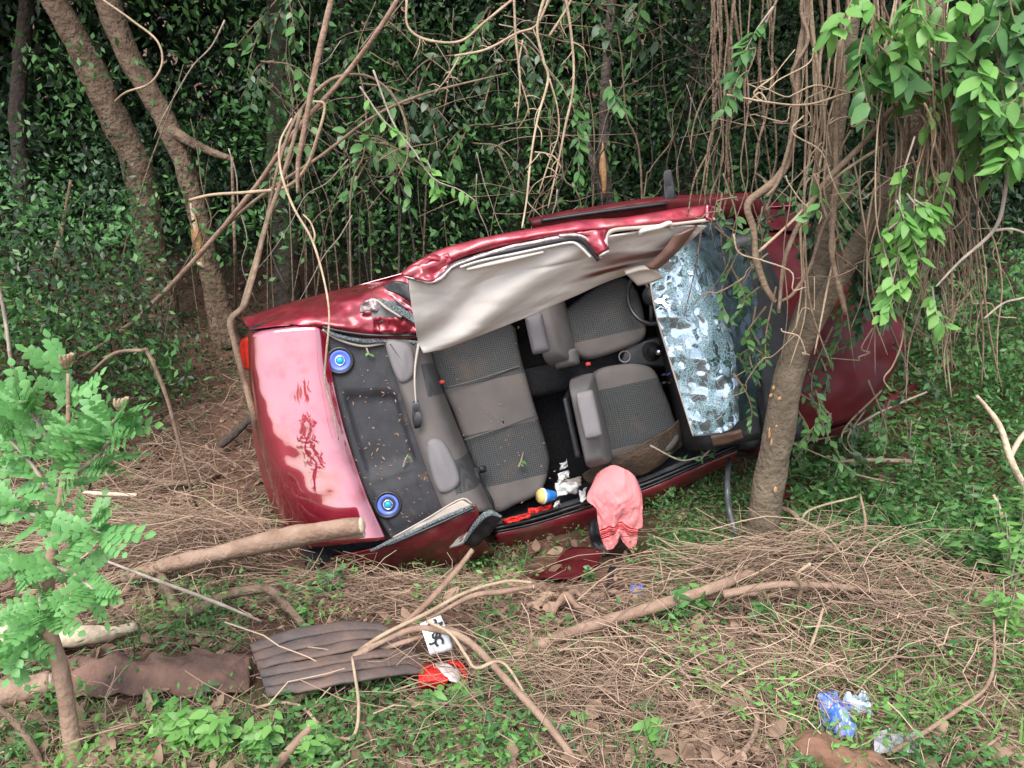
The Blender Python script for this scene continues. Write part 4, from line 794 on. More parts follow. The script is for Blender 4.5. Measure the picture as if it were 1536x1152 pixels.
branch('looped_root', 'long curved root looping over the dry grass', [(930, 962, .04), (990, 962, .06), (1050, 985, .08), (1105, 1025, .08), (1135, 1075, .06), (1122, 1120, .05), (1080, 1155, .04)], [3.5, 5, 5.5, 6, 6, 5.5, 5], 'branch_brown', 'root')
branch('gnarled_root', 'gnarled brown root in the bare soil by the red panel', [(820, 935, .02), (838, 905, .1), (850, 895, .12), (868, 912, .08), (905, 930, .02)], [5, 8, 10, 8, 4], 'branch_brown', 'root', bump=.7)
branch('gnarled_root', 'short root spur beside the gnarled root', [(848, 898, .12), (862, 888, .08), (885, 905, .03), (930, 925, .0)], [8, 7, 5, 3], 'branch_brown', 'root', bump=.7)
branch('fallen_branch', 'bare branch curving past the clear plastic sachet', [(1330, 1132, .05), (1385, 1100, .08), (1440, 1062, .1), (1480, 1030, .12), (1492, 985, .16), (1490, 930, .2)], [4, 4.5, 4.5, 4, 3.5, 2.5])
branch('cut_log', 'cut log end lying behind the forked trunk over the bonnet', [(1108, 624, .55), (1150, 620, .56), (1210, 614, .56), (1278, 608, .55)], [7, 9, 10, 9], 'branch_brown', 'log', cut=[0, 1], sides=10)
branch('cut_stick', 'thin cut stick under the log behind the forked trunk', [(1190, 640, .45), (1240, 632, .46), (1278, 622, .46)], [5, 5, 4], 'branch_brown', 'stick', cut=[1])
branch('cut_stick', 'broken stick with pale end lying in the right undergrowth', [(1262, 692, .18), (1310, 690, .2), (1366, 692, .2)], [4, 5, 5], 'branch_brown', 'stick', cut=[1])
branch('broken_sapling', 'pale forked dead sapling snapped off at the right edge', [(1536, 730, .25), (1516, 690, .45), (1500, 640, .62), (1480, 612, .72), (1465, 594, .8)], [8, 7, 6, 5, 4], 'pale_wood', 'sapling')
branch('dry_stick', 'pale side stick beside the snapped sapling', [(1514, 688, .45), (1528, 662, .55), (1545, 640, .6)], [5, 5, 5], 'pale_wood', 'stick')
branch('dry_stick', 'upright dead stick in the right undergrowth', [(1500, 805, .05), (1502, 770, .2), (1490, 742, .3)], [3, 3, 3], 'pale_wood', 'stick')
branch('arched_branch', 'thick vine arching out of the heap right of the forked tree', [(1310, 858, .05), (1345, 828, .14), (1375, 820, .18), (1410, 838, .12), (1425, 862, .04)], [5, 5.5, 5.5, 5, 4], 'vine_pale')
branch('dry_stick', 'upright stick standing in the heap right of the forked tree', [(1296, 865, .02), (1294, 820, .18), (1298, 780, .32), (1290, 742, .42)], [3.5, 3.5, 3, 2.5], 'branch_brown', 'stick')
branch('dry_stick', 'leaning pale stick right of the forked tree foot', [(1180, 820, .02), (1200, 790, .15), (1215, 765, .25), (1285, 745, .3)], [3.5, 3.5, 3, 2], 'vine_pale', 'stick')
branch('arched_branch', 'short vine bending over at the forked tree foot', [(1160, 760, .25), (1190, 770, .25), (1210, 800, .15), (1225, 815, .06)], [5, 5.5, 5, 4], 'vine_brown')
branch('dry_stick', 'pale cut stick lying near the undergrowth behind the heap', [(1270, 708, .2), (1310, 718, .18), (1360, 728, .16)], [2.5, 2.5, 2], 'vine_pale', 'stick')
branch('dry_stick', 'long pale bare twig beyond the bonnet', [(1190, 665, .45), (1260, 650, .45), (1320, 618, .5), (1390, 588, .55)], [2, 2.5, 2.5, 2], 'grey_stem', 'twig')
branch('dry_stick', 'thin upright dead stem near the pink towel', [(997, 895, .02), (990, 840, .2), (981, 804, .36)], [2, 2, 1.6], 'vine_pale', 'stem')
branch('dry_stick', 'short pale upright stick in the vine heap', [(1195, 915, .05), (1202, 880, .2), (1195, 862, .28), (1215, 846, .34)], [4, 4.5, 4, 4], 'vine_pale', 'stick', cut=[1])
branch('dry_stick', 'tan stick standing in the heap before the right limb', [(1210, 985, .05), (1225, 945, .16), (1235, 912, .24)], [3.5, 3.5, 3], 'vine_pale', 'stick')
branch('tyre_strip', 'dark muddy strip lying in front of the root loop', [(1400, 1180, .02), (1440, 1150, .04)], [4, 4], 'branch_brown')
branch('fallen_branch', 'grey branch lying in the litter behind the sapling', [(190, 715, .08), (250, 725, .1), (310, 722, .08)], [7, 8, 6], 'bark')
branch('fallen_branch', 'dark log leaning near the car rear wheel side', [(330, 668, .1), (352, 650, .14), (382, 622, .2)], [9, 9, 7], 'bark_dark', sides=9)
# leaning and hanging woody stems behind and around the car
branch('hanging_liana', 'straight bare stem hanging down with a broken tip', [Yd(520, -110, 4.7), Yd(497, 0, 4.7), Yd(478, 80, 4.7), Yd(460, 175, 4.7), Yd(448, 240, 4.7), Yd(446, 290, 4.7)], [8, 8, 8, 7.5, 7, 4], 'branch_brown', 'stem', sides=10)
branch('leaning_branch', 'long diagonal branch leaning from the ground up to the left trees', [(60, 578, .15), Yd(105, 548, 6.2), Yd(200, 482, 6.0), Yd(290, 392, 5.8), Yd(380, 285, 5.6), Yd(440, 200, 5.4), Yd(520, 110, 5.3), Yd(590, 10, 5.2), Yd(640, -90, 5.2)], [7, 7, 7, 7, 6.5, 6, 6, 6, 6], 'branch_brown', 'branch')
branch('leaning_branch', 'second branch rising right from the diagonal one', [Yd(330, 345, 5.75), Yd(400, 288, 5.7), Yd(480, 235, 5.7), Yd(560, 175, 5.7), Yd(640, 140, 5.7), Yd(760, 110, 5.7)], [5, 5, 4.5, 4, 3.5, 2], 'vine_brown', 'branch')
branch('curled_vine', 'pale vine curling from the split trunk toward the hanging stem', [Yd(284, 300, 5.6), Yd(320, 292, 5.55), Yd(380, 288, 5.4), Yd(430, 280, 5.2), Yd(460, 250, 5.1), Yd(478, 200, 5.0), Yd(487, 158, 5.0), Yd(470, 152, 5.0)], [3.5, 4, 4, 4, 4, 3.5, 3, 2.5], 'vine_pale', 'vine')
branch('dangling_vine', 'thin pale vine hanging in front of the trunk lid', [Yd(438, 178, 4.6), Yd(420, 215, 4.5), Yd(422, 260, 4.4), Yd(440, 310, 4.3), Yd(468, 360, 4.2), Yd(486, 420, 4.05), Yd(494, 475, 3.95), Yd(489, 535, 3.95), Yd(488, 575, 3.95), Yd(500, 620, 3.95), Yd(508, 660, 3.97)], [3, 3, 3, 3, 3, 2.6, 2.6, 2.6, 2.4, 2, 1.5], 'vine_pale', 'vine')
branch('dangling_vine', 'short pale vine fork beside the thin hanging one', [Yd(455, 322, 4.3), Yd(466, 334, 4.25), Yd(472, 352, 4.2), Yd(470, 366, 4.2)], [2, 2, 2.4, 2.6], 'vine_pale', 'vine')
branch('curled_vine', 'white curled twig hanging among the left trunks', [Yd(155, 0, 5.2), Yd(200, 32, 5.2), Yd(236, 62, 5.2), Yd(243, 95, 5.2), Yd(225, 125, 5.2), Yd(190, 138, 5.3), Yd(172, 152, 5.4)], [2, 2.5, 2.5, 2.5, 2.5, 2.5, 2], 'vine_pale', 'vine')
branch('woody_liana', 'crooked brown stem rising past the car tail lamp', [(405, 705, .02), Yd(385, 640, 4.5), Yd(366, 570, 4.5), Yd(352, 515, 4.5), Yd(346, 480, 4.5), Yd(368, 455, 4.6), Yd(384, 400, 4.8), Yd(402, 330, 5.0), Yd(432, 240, 5.1), Yd(452, 165, 5.2)], [7, 8, 8, 7.5, 8, 7, 6.5, 6, 5.5, 5], 'vine_brown', 'stem', sides=10)
branch('woody_liana', 'second stem twisting beside the crooked brown one', [Yd(360, 470, 4.9), Yd(380, 400, 5.1), Yd(400, 330, 5.2), Yd(420, 240, 5.2), Yd(448, 170, 5.3), Yd(500, 118, 5.3), Yd(560, 118, 5.4), Yd(602, 165, 5.4), Yd(612, 230, 5.4), Yd(598, 262, 5.4)], [5, 5, 5, 5, 5, 4.5, 4, 3.5, 3, 2.5], 'vine_brown', 'stem')
branch('bent_sapling', 'slender brown stem bent over in a hook behind the sapling', [(300, 775, .02), Yd(288, 740, 4.6), Yd(270, 670, 4.6), Yd(248, 590, 4.6), Yd(222, 530, 4.6), Yd(212, 526, 4.6), Yd(172, 530, 4.65), Yd(135, 560, 4.7)], [2.5, 3, 3.5, 4, 4, 3.5, 3.5, 3], 'vine_brown', 'stem')
branch('dead_sapling', 'grey upright stem beside the left undergrowth', [(68, 452, .02), Yd(80, 400, 5.8), Yd(94, 340, 5.8), Yd(106, 270, 5.8)], [4, 4.5, 4, 2.5], 'bark', 'stem')
branch('dead_sapling', 'pale thin stem leaning at the left picture side', [(45, 660, .02), Yd(20, 560, 4.2), Yd(8, 480, 4.2), Yd(-6, 410, 4.2)], [3, 3.5, 3.5, 3], 'grey_stem', 'stem')
branch('dead_sapling', 'straight dark stem standing behind the split trunk', [(354, 478, .02), Yd(353, 400, 6.0), Yd(350, 310, 6.0), Yd(348, 236, 6.0)], [3, 3, 3, 2.5], 'bark', 'stem')
for k, (lab, pts, r) in enumerate([
    ('dead twig sweeping in a wide curve above the car roof', [Yd(610, 0, 4.4), Yd(612, 40, 4.4), Yd(640, 60, 4.4), Yd(690, 62, 4.4), Yd(725, 35, 4.4), Yd(768, 0, 4.4)], [3, 3, 3.5, 3, 3, 3]),
    ('dead twig rising right above the sweeping one', [Yd(682, 84, 4.3), Yd(730, 74, 4.3), Yd(775, 50, 4.3), Yd(806, 36, 4.3), Yd(830, -20, 4.3)], [3, 3, 3, 3, 3]),
    ('long dead twig hanging straight down onto the roof rail', [Yd(822, -20, 4.2), Yd(806, 40, 4.2), Yd(815, 90, 4.2), Yd(822, 120, 4.2), Yd(806, 180, 4.1), Yd(796, 240, 4.0), Yd(790, 300, 3.9), Yd(783, 342, 3.8)], [4, 3.5, 3.5, 3.5, 3, 2.5, 2.5, 2]),
    ('bowed dead twig hanging above the roof with a free tip', [Yd(846, -20, 4.2), Yd(858, 60, 4.2), Yd(860, 130, 4.2), Yd(848, 190, 4.2), Yd(836, 250, 4.2), Yd(822, 312, 4.2)], [3.5, 3, 3, 3, 2.5, 1.8]),
    ('thin dead twig hanging beside the bowed one', [Yd(770, -20, 4.3), Yd(774, 60, 4.3), Yd(780, 120, 4.3), Yd(776, 180, 4.3)], [3, 3, 2.5, 1.5]),
    ('side twig forking from the long hanging one', [Yd(824, 118, 4.2), Yd(836, 160, 4.2), Yd(838, 200, 4.2), Yd(826, 236, 4.2), Yd(808, 290, 4.2)], [2.5, 2, 2, 2, 1.5]),
    ('short side twig on the sweeping dead twig', [Yd(690, 84, 4.35), Yd(672, 115, 4.35), Yd(652, 140, 4.4)], [2, 2, 1.5]),
    ('kinked dead twig crossing above the roof center', [Yd(802, 228, 4.0), Yd(818, 230, 4.0), Yd(832, 236, 4.0), Yd(842, 252, 4.0)], [1.8, 2, 1.8, 1.2]),
    ('dead twig running up right past the sky gaps', [Yd(824, 54, 4.3), Yd(846, 20, 4.3), Yd(862, -10, 4.3)], [3, 3, 3]),
    ('dangling dead twig with small side spurs', [Yd(784, 60, 4.3), Yd(778, 105, 4.3), Yd(790, 150, 4.3), Yd(794, 172, 4.3)], [2.2, 2, 2, 1.5])]):
    o = branch('dead_twig', lab, pts, r, 'vine_pale', 'twig', 'dead twigs hanging above the car roof'); P0 = np.array(o.location); Q = crom([at(p[0], p[1], p[3]) for p in pts], 30)
    for m_i in range(5):
        jq = rng.randint(5, 28); e = Q[jq] + np.array([rng.uniform(-.09, .09), rng.uniform(-.05, .05), rng.uniform(-.12, .02)]); md = (Q[jq] + e) / 2 + np.array([rng.uniform(-.015, .015), 0, .01])
        V, F = tube_vf([Q[jq], md, e], [.0035, .0028, .0012], 5, 9, .4); obj('side_spur', V - P0, F, 'vine_pale', o)
# ---------------------------------------------------------------- leaf machinery
LEAF = (np.array([(0, 0, 0), (.22, .5, -.06), (0, 1, -.02), (-.22, .5, -.06), (0, .5, .04)]), np.array([(0, 1, 4), (1, 2, 4), (2, 3, 4), (3, 0, 4)]))
LEAF_LO = (np.array([(0, 0, 0), (.24, .45, -.05), (0, 1, 0), (-.24, .45, -.05)]), np.array([(0, 1, 2), (0, 2, 3)]))
LEAF_WIDE = (np.array([(0, 0, 0), (.2, .15, -.03), (.3, .42, -.05), (.18, .75, -.06), (0, 1, -.09), (-.18, .75, -.06), (-.3, .42, -.05), (-.2, .15, -.03), (0, .3, .015), (0, .7, .0)]),
             np.array([(0, 1, 8), (1, 2, 8), (2, 9, 8), (2, 3, 9), (3, 4, 9), (4, 5, 9), (5, 6, 9), (6, 8, 9), (6, 7, 8), (7, 0, 8)]))
R_ = np.random.RandomState(7)
def rotframes(D, U):
    D = D / (np.linalg.norm(D, axis=1)[:, None] + 1e-9); X_ = np.cross(D, U); X_ /= np.linalg.norm(X_, axis=1)[:, None] + 1e-9
    N_ = np.cross(X_, D); return np.stack([X_, D, N_], 2)          # columns: width, length, normal
def leaves_vf(pos, D, U, size, tpl):
    T, F = tpl; Rm = rotframes(D, U); n_ = len(pos)
    V = np.einsum('nij,kj->nki', Rm, T) * size[:, None, None] + pos[:, None, :]
    FF = F[None] + (np.arange(n_) * len(T))[:, None, None]
    rn = np.repeat(R_.rand(n_), len(T))
    return V.reshape(-1, 3), FF.reshape(-1, 3), rn
def leaf_mass(name, pos, size, mt, parent=None, tpl=LEAF_LO, droop=.35, off=None):
    n_ = len(pos); D = R_.normal(size=(n_, 3)); D[:, 2] -= droop * 1.5
    U = R_.normal(size=(n_, 3)) * .7 + np.array([0, -.25, 1.0])
    V, F, rn = leaves_vf(pos if off is None else pos - off, D, U, size, tpl)
    return obj(name, V, F, mt, parent, False, rn)
def clumps(n_cl, per, lo, hi, spread, rng=R_):
    C = rng.uniform(lo, hi, size=(n_cl, 3)); P = np.repeat(C, per, 0) + rng.normal(size=(n_cl * per, 3)) * np.asarray(spread)
    return P
# ---------------------------------------------------------------- the forked tree in front of the windscreen
def tree_px(name, lab, limbs, mt, crown=None, cat='tree', bump=.3, sides=14, crown_mat='leaf_dark', sub=None):
    base = at(*limbs[0][0][0][:2], limbs[0][0][0][2]); base[2] = gz(base[0], base[1])
    r_ = empty(name, base); tag(r_, lab, cat)
    for k, (pts, rr) in enumerate(limbs):
        P = [at(p[0], p[1], p[2]) for p in pts]
        kk = [PXM(p) for p in P]; Rr = [a / b_ for a, b_ in zip(rr, kk)]
        V, F = tube_vf(P, Rr, sides, 12 * len(P), bump, k * 3.1 + len(name))
        obj('trunk' if k == 0 else 'limb', V - base, F, mt, r_)
    if crown is not None:
        lo, hi, ncl, per, sz = crown
        P = clumps(ncl, per, lo, hi, (.22, .22, .16)); leaf_mass('crown', P, R_.uniform(*sz, len(P)), crown_mat, r_, LEAF_LO, off=base)
    return r_
ft = tree_px('forked_tree', 'leaning forked tree trunk growing in front of the windscreen', [
    ([(1128, 850, 4.08), (1140, 815, 4.08), (1150, 745, 4.09), (1166, 660, 4.1), (1180, 580, 4.12), (1205, 490, 4.14), (1228, 410, 4.16), (1240, 320, 4.18), (1252, 220, 4.2), (1266, 120, 4.22), (1280, 10, 4.25), (1290, -120, 4.3)], [31, 25, 23, 23, 22, 20, 15, 12.5, 11.5, 11, 11, 10]),
    ([(1192, 545, 4.12), (1228, 470, 4.06), (1265, 405, 4.02), (1310, 330, 4.0), (1345, 260, 3.98), (1372, 180, 3.96), (1395, 80, 3.94), (1410, -40, 3.92), (1420, -140, 3.9)], [14, 16, 15, 14, 14, 13, 13, 12, 12])], 'bark_green', bump=.1, crown=((.9, 4.5, 3.5), (4.6, 6.2, 5), 150, 60, (.08, .15)))
base = np.array(ft.location)
for (px, py, w, h) in ((1160, 582, 4, 4), (1157, 594, 6, 3), (1154, 650, 4, 9), (1157, 664, 3, 6), (1170, 598, 3, 3), (1165, 640, 5, 1.5), (1163, 735, 3, 5)):
    c = at(px, py, 4.0); k = PXM(c); yy = 4.08 - math.sqrt(max(1e-6, .084 ** 2 - (abs(px - (1140 + (820 - py) * .185)) / k) ** 2)) - .006
    V, F = tube_vf([at(px - w * .3, py + h, yy + .006), at(px - w * .1, py + h * .6, yy), at(px, py, yy - .001), at(px + w * .1, py - h * .6, yy), at(px + w * .3, py - h, yy + .006)], [.002, w / k * .5, w / k * .65, w / k * .45, .002], 9, 13, 1.2, px, .22)
    obj('bark_scar', V - base, F, 'fresh_wood', ft)
# left pair of trunks
tree_px('leaning_tree', 'thick scarred trunk leaning left above the undergrowth', [
    ([(262, 530, 7.7), (232, 400, 7.6), (208, 260, 7.5), (175, 185, 7.4), (135, 100, 7.3), (95, 25, 7.2), (50, -60, 7.1), (-20, -200, 7.0)], [22, 21, 21, 21, 20, 19, 18, 17]),
    ([(182, 215, 7.4), (150, 150, 7.35), (118, 110, 7.3), (112, 70, 7.3)], [5, 5, 4, 3])], 'bark', bump=.16, crown=((-7, 6.2, 4.6), (-2.4, 9.5, 6.6), 130, 60, (.06, .12)))
st = tree_px('split_tree', 'leaning trunk split open low down with pale torn wood', [
    ([(340, 520, 7.3), (330, 470, 7.3), (312, 390, 7.3), (294, 310, 7.3), (270, 230, 7.3), (240, 165, 7.3), (205, 105, 7.3), (178, 50, 7.3), (150, -40, 7.3), (110, -200, 7.3)], [24, 19, 14, 14, 15, 16, 17, 18, 18, 17]),
    ([(255, 195, 7.25), (285, 212, 7.2), (308, 224, 7.15), (338, 235, 7.1), (350, 238, 7.1)], [9, 7, 6, 5, 3])], 'bark', bump=.16, crown=((-4.6, 5.6, 4.8), (-.8, 9, 6.8), 120, 60, (.06, .12)))
b0 = np.array(st.location)
for (p0, p1, w, mt_) in (((290, 312), (304, 400), 7, 'fresh_wood'), ((286, 305), (300, 375), 4, 'pale_wood'), ((294, 390), (308, 402), 8, 'pale_wood'), ((286, 335), (299, 392), 4, 'fresh_wood')):
    V, F = tube_vf([at(*p0, 7.21), at((p0[0] + p1[0]) / 2 - 1, (p0[1] + p1[1]) / 2, 7.19), at(*p1, 7.21)], [.008, w / 180, .01], 7, 12, .8, p0[0], .5); obj('torn_wood', V - b0, F, mt_, st)
bt = tree_px('broken_tree', 'snapped dark tree with a pale splinter standing behind the car', [
    ([(912, 330, 6.6), (908, 290, 6.6), (905, 250, 6.6), (906, 180, 6.6), (910, 90, 6.6), (920, -20, 6.6), (930, -150, 6.6)], [11, 10, 9, 8, 7, 7, 6]),
    ([(905, 300, 6.55), (890, 250, 6.5), (882, 212, 6.5), (888, 205, 6.5)], [6, 5, 4, 3])], 'bark_dark', sides=10)
V, F = tube_vf([at(906, 292, 6.45), at(905, 255, 6.44), at(904, 212, 6.45)], [.012, .03, .004], 6, 10, .7, 1, .5); obj('pale_splinter', V - np.array(bt.location), F, 'fresh_wood', bt)
for k, (x0, y0, x1, y1, d, r) in enumerate([(425, 470, 420, 150, 8.2, 20), (560, 420, 520, 60, 8.6, 9), (760, 400, 800, 0, 9, 10), (1010, 380, 1060, -20, 8.5, 8), (20, 470, 40, 0, 8.6, 12), (1440, 540, 1470, 0, 8.5, 10)]):
    tree_px('forest_tree', 'slender dark tree trunk standing deep in the shaded forest', [([(x0, y0, d), (x0 + (x1 - x0) * .3 + 8, y0 + (y1 - y0) * .3, d), (x0 + (x1 - x0) * .65 - 6, y0 + (y1 - y0) * .65, d), (x1, y1, d), (x1 + (x1 - x0) * .4, -190, d)], [r * 1.2, r, r * .95, r * .9, r * .8])], 'bark_dark', sides=9)['group'] = 'dark trunks deep in the forest'
# understory stems: thin saplings and lianas in the shade behind the car
rs_ = np.random.RandomState(12)
for k in range(60):
    x = rs_.uniform(330, 1120) if k < 44 else rs_.choice([rs_.uniform(0, 330), rs_.uniform(1100, 1536)]); d = rs_.uniform(5.9, 7.6)
    yb = 330 + 150 * (x < 600) * (600 - x) / 600 + rs_.uniform(0, 60); lean = rs_.normal() * 70
    yt = yb - rs_.uniform(150, 420)
    P = [at(x + lean * t + rs_.normal() * 7, yb + (yt - yb) * t, d) for t in np.linspace(0, 1, 6)]
    P[0][2] = min(P[0][2], gz(P[0][0], P[0][1]))
    V, F = tube_vf(P, np.array([1, .9, .8, .6, .4]) * rs_.uniform(.003, .011), 6, 26, .2, k)
    o = obj('thin_sapling', V - P[0], F, ['bark_dark', 'bark', 'vine_brown'][k % 3]); o.location = P[0]
    tag(o, 'thin bare stem in the shaded thicket behind the car', 'stem', 'thin bare stems in the thicket')
# ---------------------------------------------------------------- curtain of hanging vines over the forked tree
branch('twisted_vine', 'thick twisted vine knotted in front of the bonnet with a cut tip', [Yd(1216, -60, 3.85), Yd(1210, 20, 3.85), Yd(1196, 100, 3.84), Yd(1192, 180, 3.83), Yd(1184, 235, 3.82), Yd(1162, 272, 3.8), Yd(1122, 305, 3.8), Yd(1130, 345, 3.8), Yd(1136, 395, 3.8), Yd(1148, 430, 3.8), Yd(1162, 452, 3.8)], [7, 7, 8, 8, 8, 8, 8, 7, 7, 6, 5.5], 'vine_brown', 'vine', cut=[1], sides=10, bump=.5)
branch('twisted_vine', 'cut vine wound round the knotted thick one', [Yd(1222, -60, 3.8), Yd(1202, 10, 3.82), Yd(1212, 60, 3.8), Yd(1188, 110, 3.8), Yd(1196, 160, 3.8), Yd(1170, 265, 3.78), Yd(1150, 295, 3.75)], [4, 4, 4, 4, 4, 4, 3], 'vine_brown', 'vine')
branch('diagonal_vine', 'pale straight vine slanting across the tree fork', [Yd(1330, 215, 3.8), Yd(1250, 268, 3.78), Yd(1190, 330, 3.76), Yd(1138, 378, 3.76)], [3.5, 4, 4, 3.5], 'vine_pale', 'vine')
branch('diagonal_vine', 'stout vine slanting down to a cut end before the fork', [Yd(1350, 150, 3.8), Yd(1290, 220, 3.78), Yd(1225, 290, 3.77), Yd(1180, 380, 3.76), Yd(1168, 468, 3.76)], [6, 6, 6, 5, 4], 'vine_brown', 'vine', cut=[1])
branch('hooked_vine', 'vine looping along the left limb into a hook', [Yd(1285, 280, 3.86), Yd(1240, 330, 3.85), Yd(1215, 400, 3.85), Yd(1190, 440, 3.84), Yd(1172, 452, 3.83)], [3.5, 4, 4, 4, 3], 'vine_brown', 'vine')
branch('cut_vine', 'thick vine hanging over the fork with a cut end', [Yd(1262, 60, 3.8), Yd(1255, 180, 3.8), Yd(1252, 300, 3.78), Yd(1248, 380, 3.76), Yd(1268, 470, 3.74)], [6, 6, 6, 6, 5], 'vine_brown', 'vine', cut=[1])
branch('horizontal_vine', 'thin pinkish vine sagging sideways across the hanging curtain', [Yd(1090, 142, 3.7), Yd(1150, 153, 3.7), Yd(1210, 157, 3.7), Yd(1270, 140, 3.7), Yd(1330, 128, 3.7)], [2.2, 2.4, 2.4, 2.2, 2], 'vine_pale', 'vine')
branch('white_branch', 'pale grey bare branch forking beside the right leaves', [Yd(1580, 70, 3.4), Yd(1536, 122, 3.4), Yd(1490, 175, 3.4), Yd(1510, 235, 3.4), Yd(1506, 300, 3.4), Yd(1490, 346, 3.4), Yd(1440, 392, 3.4), Yd(1404, 430, 3.4)], [4, 4, 3.5, 3.5, 4, 4, 3, 2], 'grey_stem')
branch('white_branch', 'pale short spur arching off the grey bare branch', [Yd(1490, 346, 3.4), Yd(1520, 344, 3.4), Yd(1550, 356, 3.4)], [3, 2.5, 2], 'grey_stem')
branch('white_branch', 'thin pale twig looping below the grey bare branch', [Yd(1476, 478, 3.4), Yd(1505, 455, 3.4), Yd(1530, 448, 3.4), Yd(1560, 440, 3.4)], [2, 2.2, 2.2, 2], 'grey_stem')
vr = np.random.RandomState(5)
LV = 'thin brown vine hanging in the curtain over the forked tree'
def hang(x, y0, y1, d, r, drift=0, wig=9, mt='vine_brown', lab=LV, grp='vines hanging over the forked tree'):
    n_ = 8; ph = vr.uniform(0, 6); P = []
    for i in range(n_):
        t = i / (n_ - 1); P.append(at(x + drift * t + wig * math.sin(ph + t * vr.uniform(4, 8)) * (.3 + t) + vr.normal() * 2.5, y0 + (y1 - y0) * t, d + .05 * math.sin(ph + 5 * t)))
    kk = PXM(P[0]); V, F = tube_vf(P, np.array([1, 1.1, .85, .9, .5]) * r * .78 / kk, 6, 34, .7, ph)
    o = obj('hanging_vine', V - P[0], F, mt); o.location = P[0]; tag(o, lab, 'vine', grp)
def vines(n_, xr, y0, y1, dr, rr, drift, wig, mts, where):
    for k in range(n_):
        mt_ = mts[k % len(mts)]; r_ = vr.uniform(*rr); tone = 'pale' if mt_ == 'vine_pale' else 'brown'
        big = 'stout' if r_ > (rr[0] + rr[1]) / 2 else 'thin'
        hang(vr.uniform(*xr), vr.uniform(*y0), vr.uniform(*y1), vr.uniform(*dr), r_, vr.normal() * drift[1] + drift[0], wig * vr.uniform(.4, 1.6), mt_, '%s %s vine hanging %s' % (big, tone, where), '%s %s vines hanging %s' % (big, tone, where))
vines(20, (1195, 1330), (-60, -50), (230, 560), (3.7, 4.05), (1.2, 3.4), (0, 45), 12, ['vine_brown', 'vine_brown', 'vine_pale'], 'over the fork of the leaning tree')
vines(34, (1320, 1450), (-60, 180), (300, 620), (3.45, 4.0), (1.0, 2.6), (0, 40), 14, ['vine_brown', 'vine_brown', 'vine_pale'], 'from the right limb of the forked tree')
vines(20, (1060, 1200), (-60, -50), (150, 500), (3.8, 4.6), (1.1, 2.8), (15, 40), 11, ['vine_brown', 'bark'], 'over the bonnet left of the forked tree')
vines(26, (1385, 1445), (60, 250), (400, 560), (3.6, 3.9), (.9, 1.9), (0, 26), 16, ['branch_brown', 'vine_brown'], 'in the matted bunch behind the leafy cluster')
# loose criss-crossing tendrils in the curtain
for k in range(46):
    x, y, d = vr.uniform(1090, 1480), vr.uniform(60, 520), vr.uniform(3.5, 3.9); a = vr.uniform(0, math.pi); L_ = vr.uniform(50, 170)
    P = [at(x + math.cos(a) * L_ * t + vr.normal() * 9, y + math.sin(a) * L_ * t + 40 * t * (1 - t) + vr.normal() * 7, d) for t in np.linspace(0, 1, 6)]
    V, F = tube_vf(P, np.array([1, 1, .6]) * vr.uniform(.8, 1.6) / PXM(P[0]), 5, 22); o = obj('tendril', V - P[0], F, ['vine_pale', 'vine_brown'][k % 2]); o.location = P[0]
    tag(o, 'thin curling tendril crossing between the hanging vines', 'tendril', 'tendrils among the hanging vines')
# ---------------------------------------------------------------- leafy vines and plants with single leaves
LM = {}
def leaf_mesh(mt, tpl=LEAF_WIDE):
    if mt not in LM:
        LM[mt] = []
        for v in range(4):
            T = tpl[0].copy(); T[:, 2] += .06 * np.sin(T[:, 1] * 5 + v) ; T[:, 0] *= (.62 + .12 * v); T[:, 2] -= .12 * T[:, 1] ** 2; T[:, 2] += .35 * np.abs(T[:, 0])
            LM[mt].append(mesh_np('leaf', T, [list(map(int, f)) for f in tpl[1]], mt, True, np.full(len(T), .1 + .27 * v)))
    return LM[mt]
def add_leaf(par, p, d, size, mt, up=(0, -.55, .8), rng=vr):
    D = np.array([d], float); U = np.array([np.array(up) + rng.normal(size=3) * .3]); Rm = rotframes(D, U)[0] * size
    o = link('leaf', leaf_mesh(mt)[rng.randint(4)], par); p = np.asarray(p) - np.array(par.location)
    o.matrix_local = Matrix([[*Rm[i], p[i]] for i in range(3)] + [[0, 0, 0, 1]]); return o
def leafy(name, lab, cat, stems, mt, nleaf, size, stem_mt='grey_stem', group=None, rpx=1.6, spread=.5, down=-.6, tstart=.15):
    """a plant made of stems (world polylines); single leaves along each"""
    b_ = np.array(stems[0][0], float); r = empty(name, b_); tag(r, lab, cat, group)
    for s_ in stems:
        s_ = np.asarray(s_, float); kk = PXM(s_[0]); V, F = tube_vf(s_, np.array([1, .8, .4]) * rpx / kk, 6, 18); obj('stem', V - b_, F, stem_mt, r)
        Q = crom(s_, 40)
        for i in range(nleaf):
            t = tstart + (1 - tstart) * (i + .5) / nleaf; j = min(38, int(t * 39)); tg = Q[j + 1] - Q[j]; tg /= np.linalg.norm(tg) + 1e-9
            side = vr.normal(size=3) * [1, .8, .6]; side -= tg * (side @ tg); side /= np.linalg.norm(side)
            d = side * (.6 + spread) + tg * .4 + np.array([0, -.15, down * vr.uniform(.4, 1)])
            add_leaf(r, Q[j], d, vr.uniform(*size), mt)
    return r
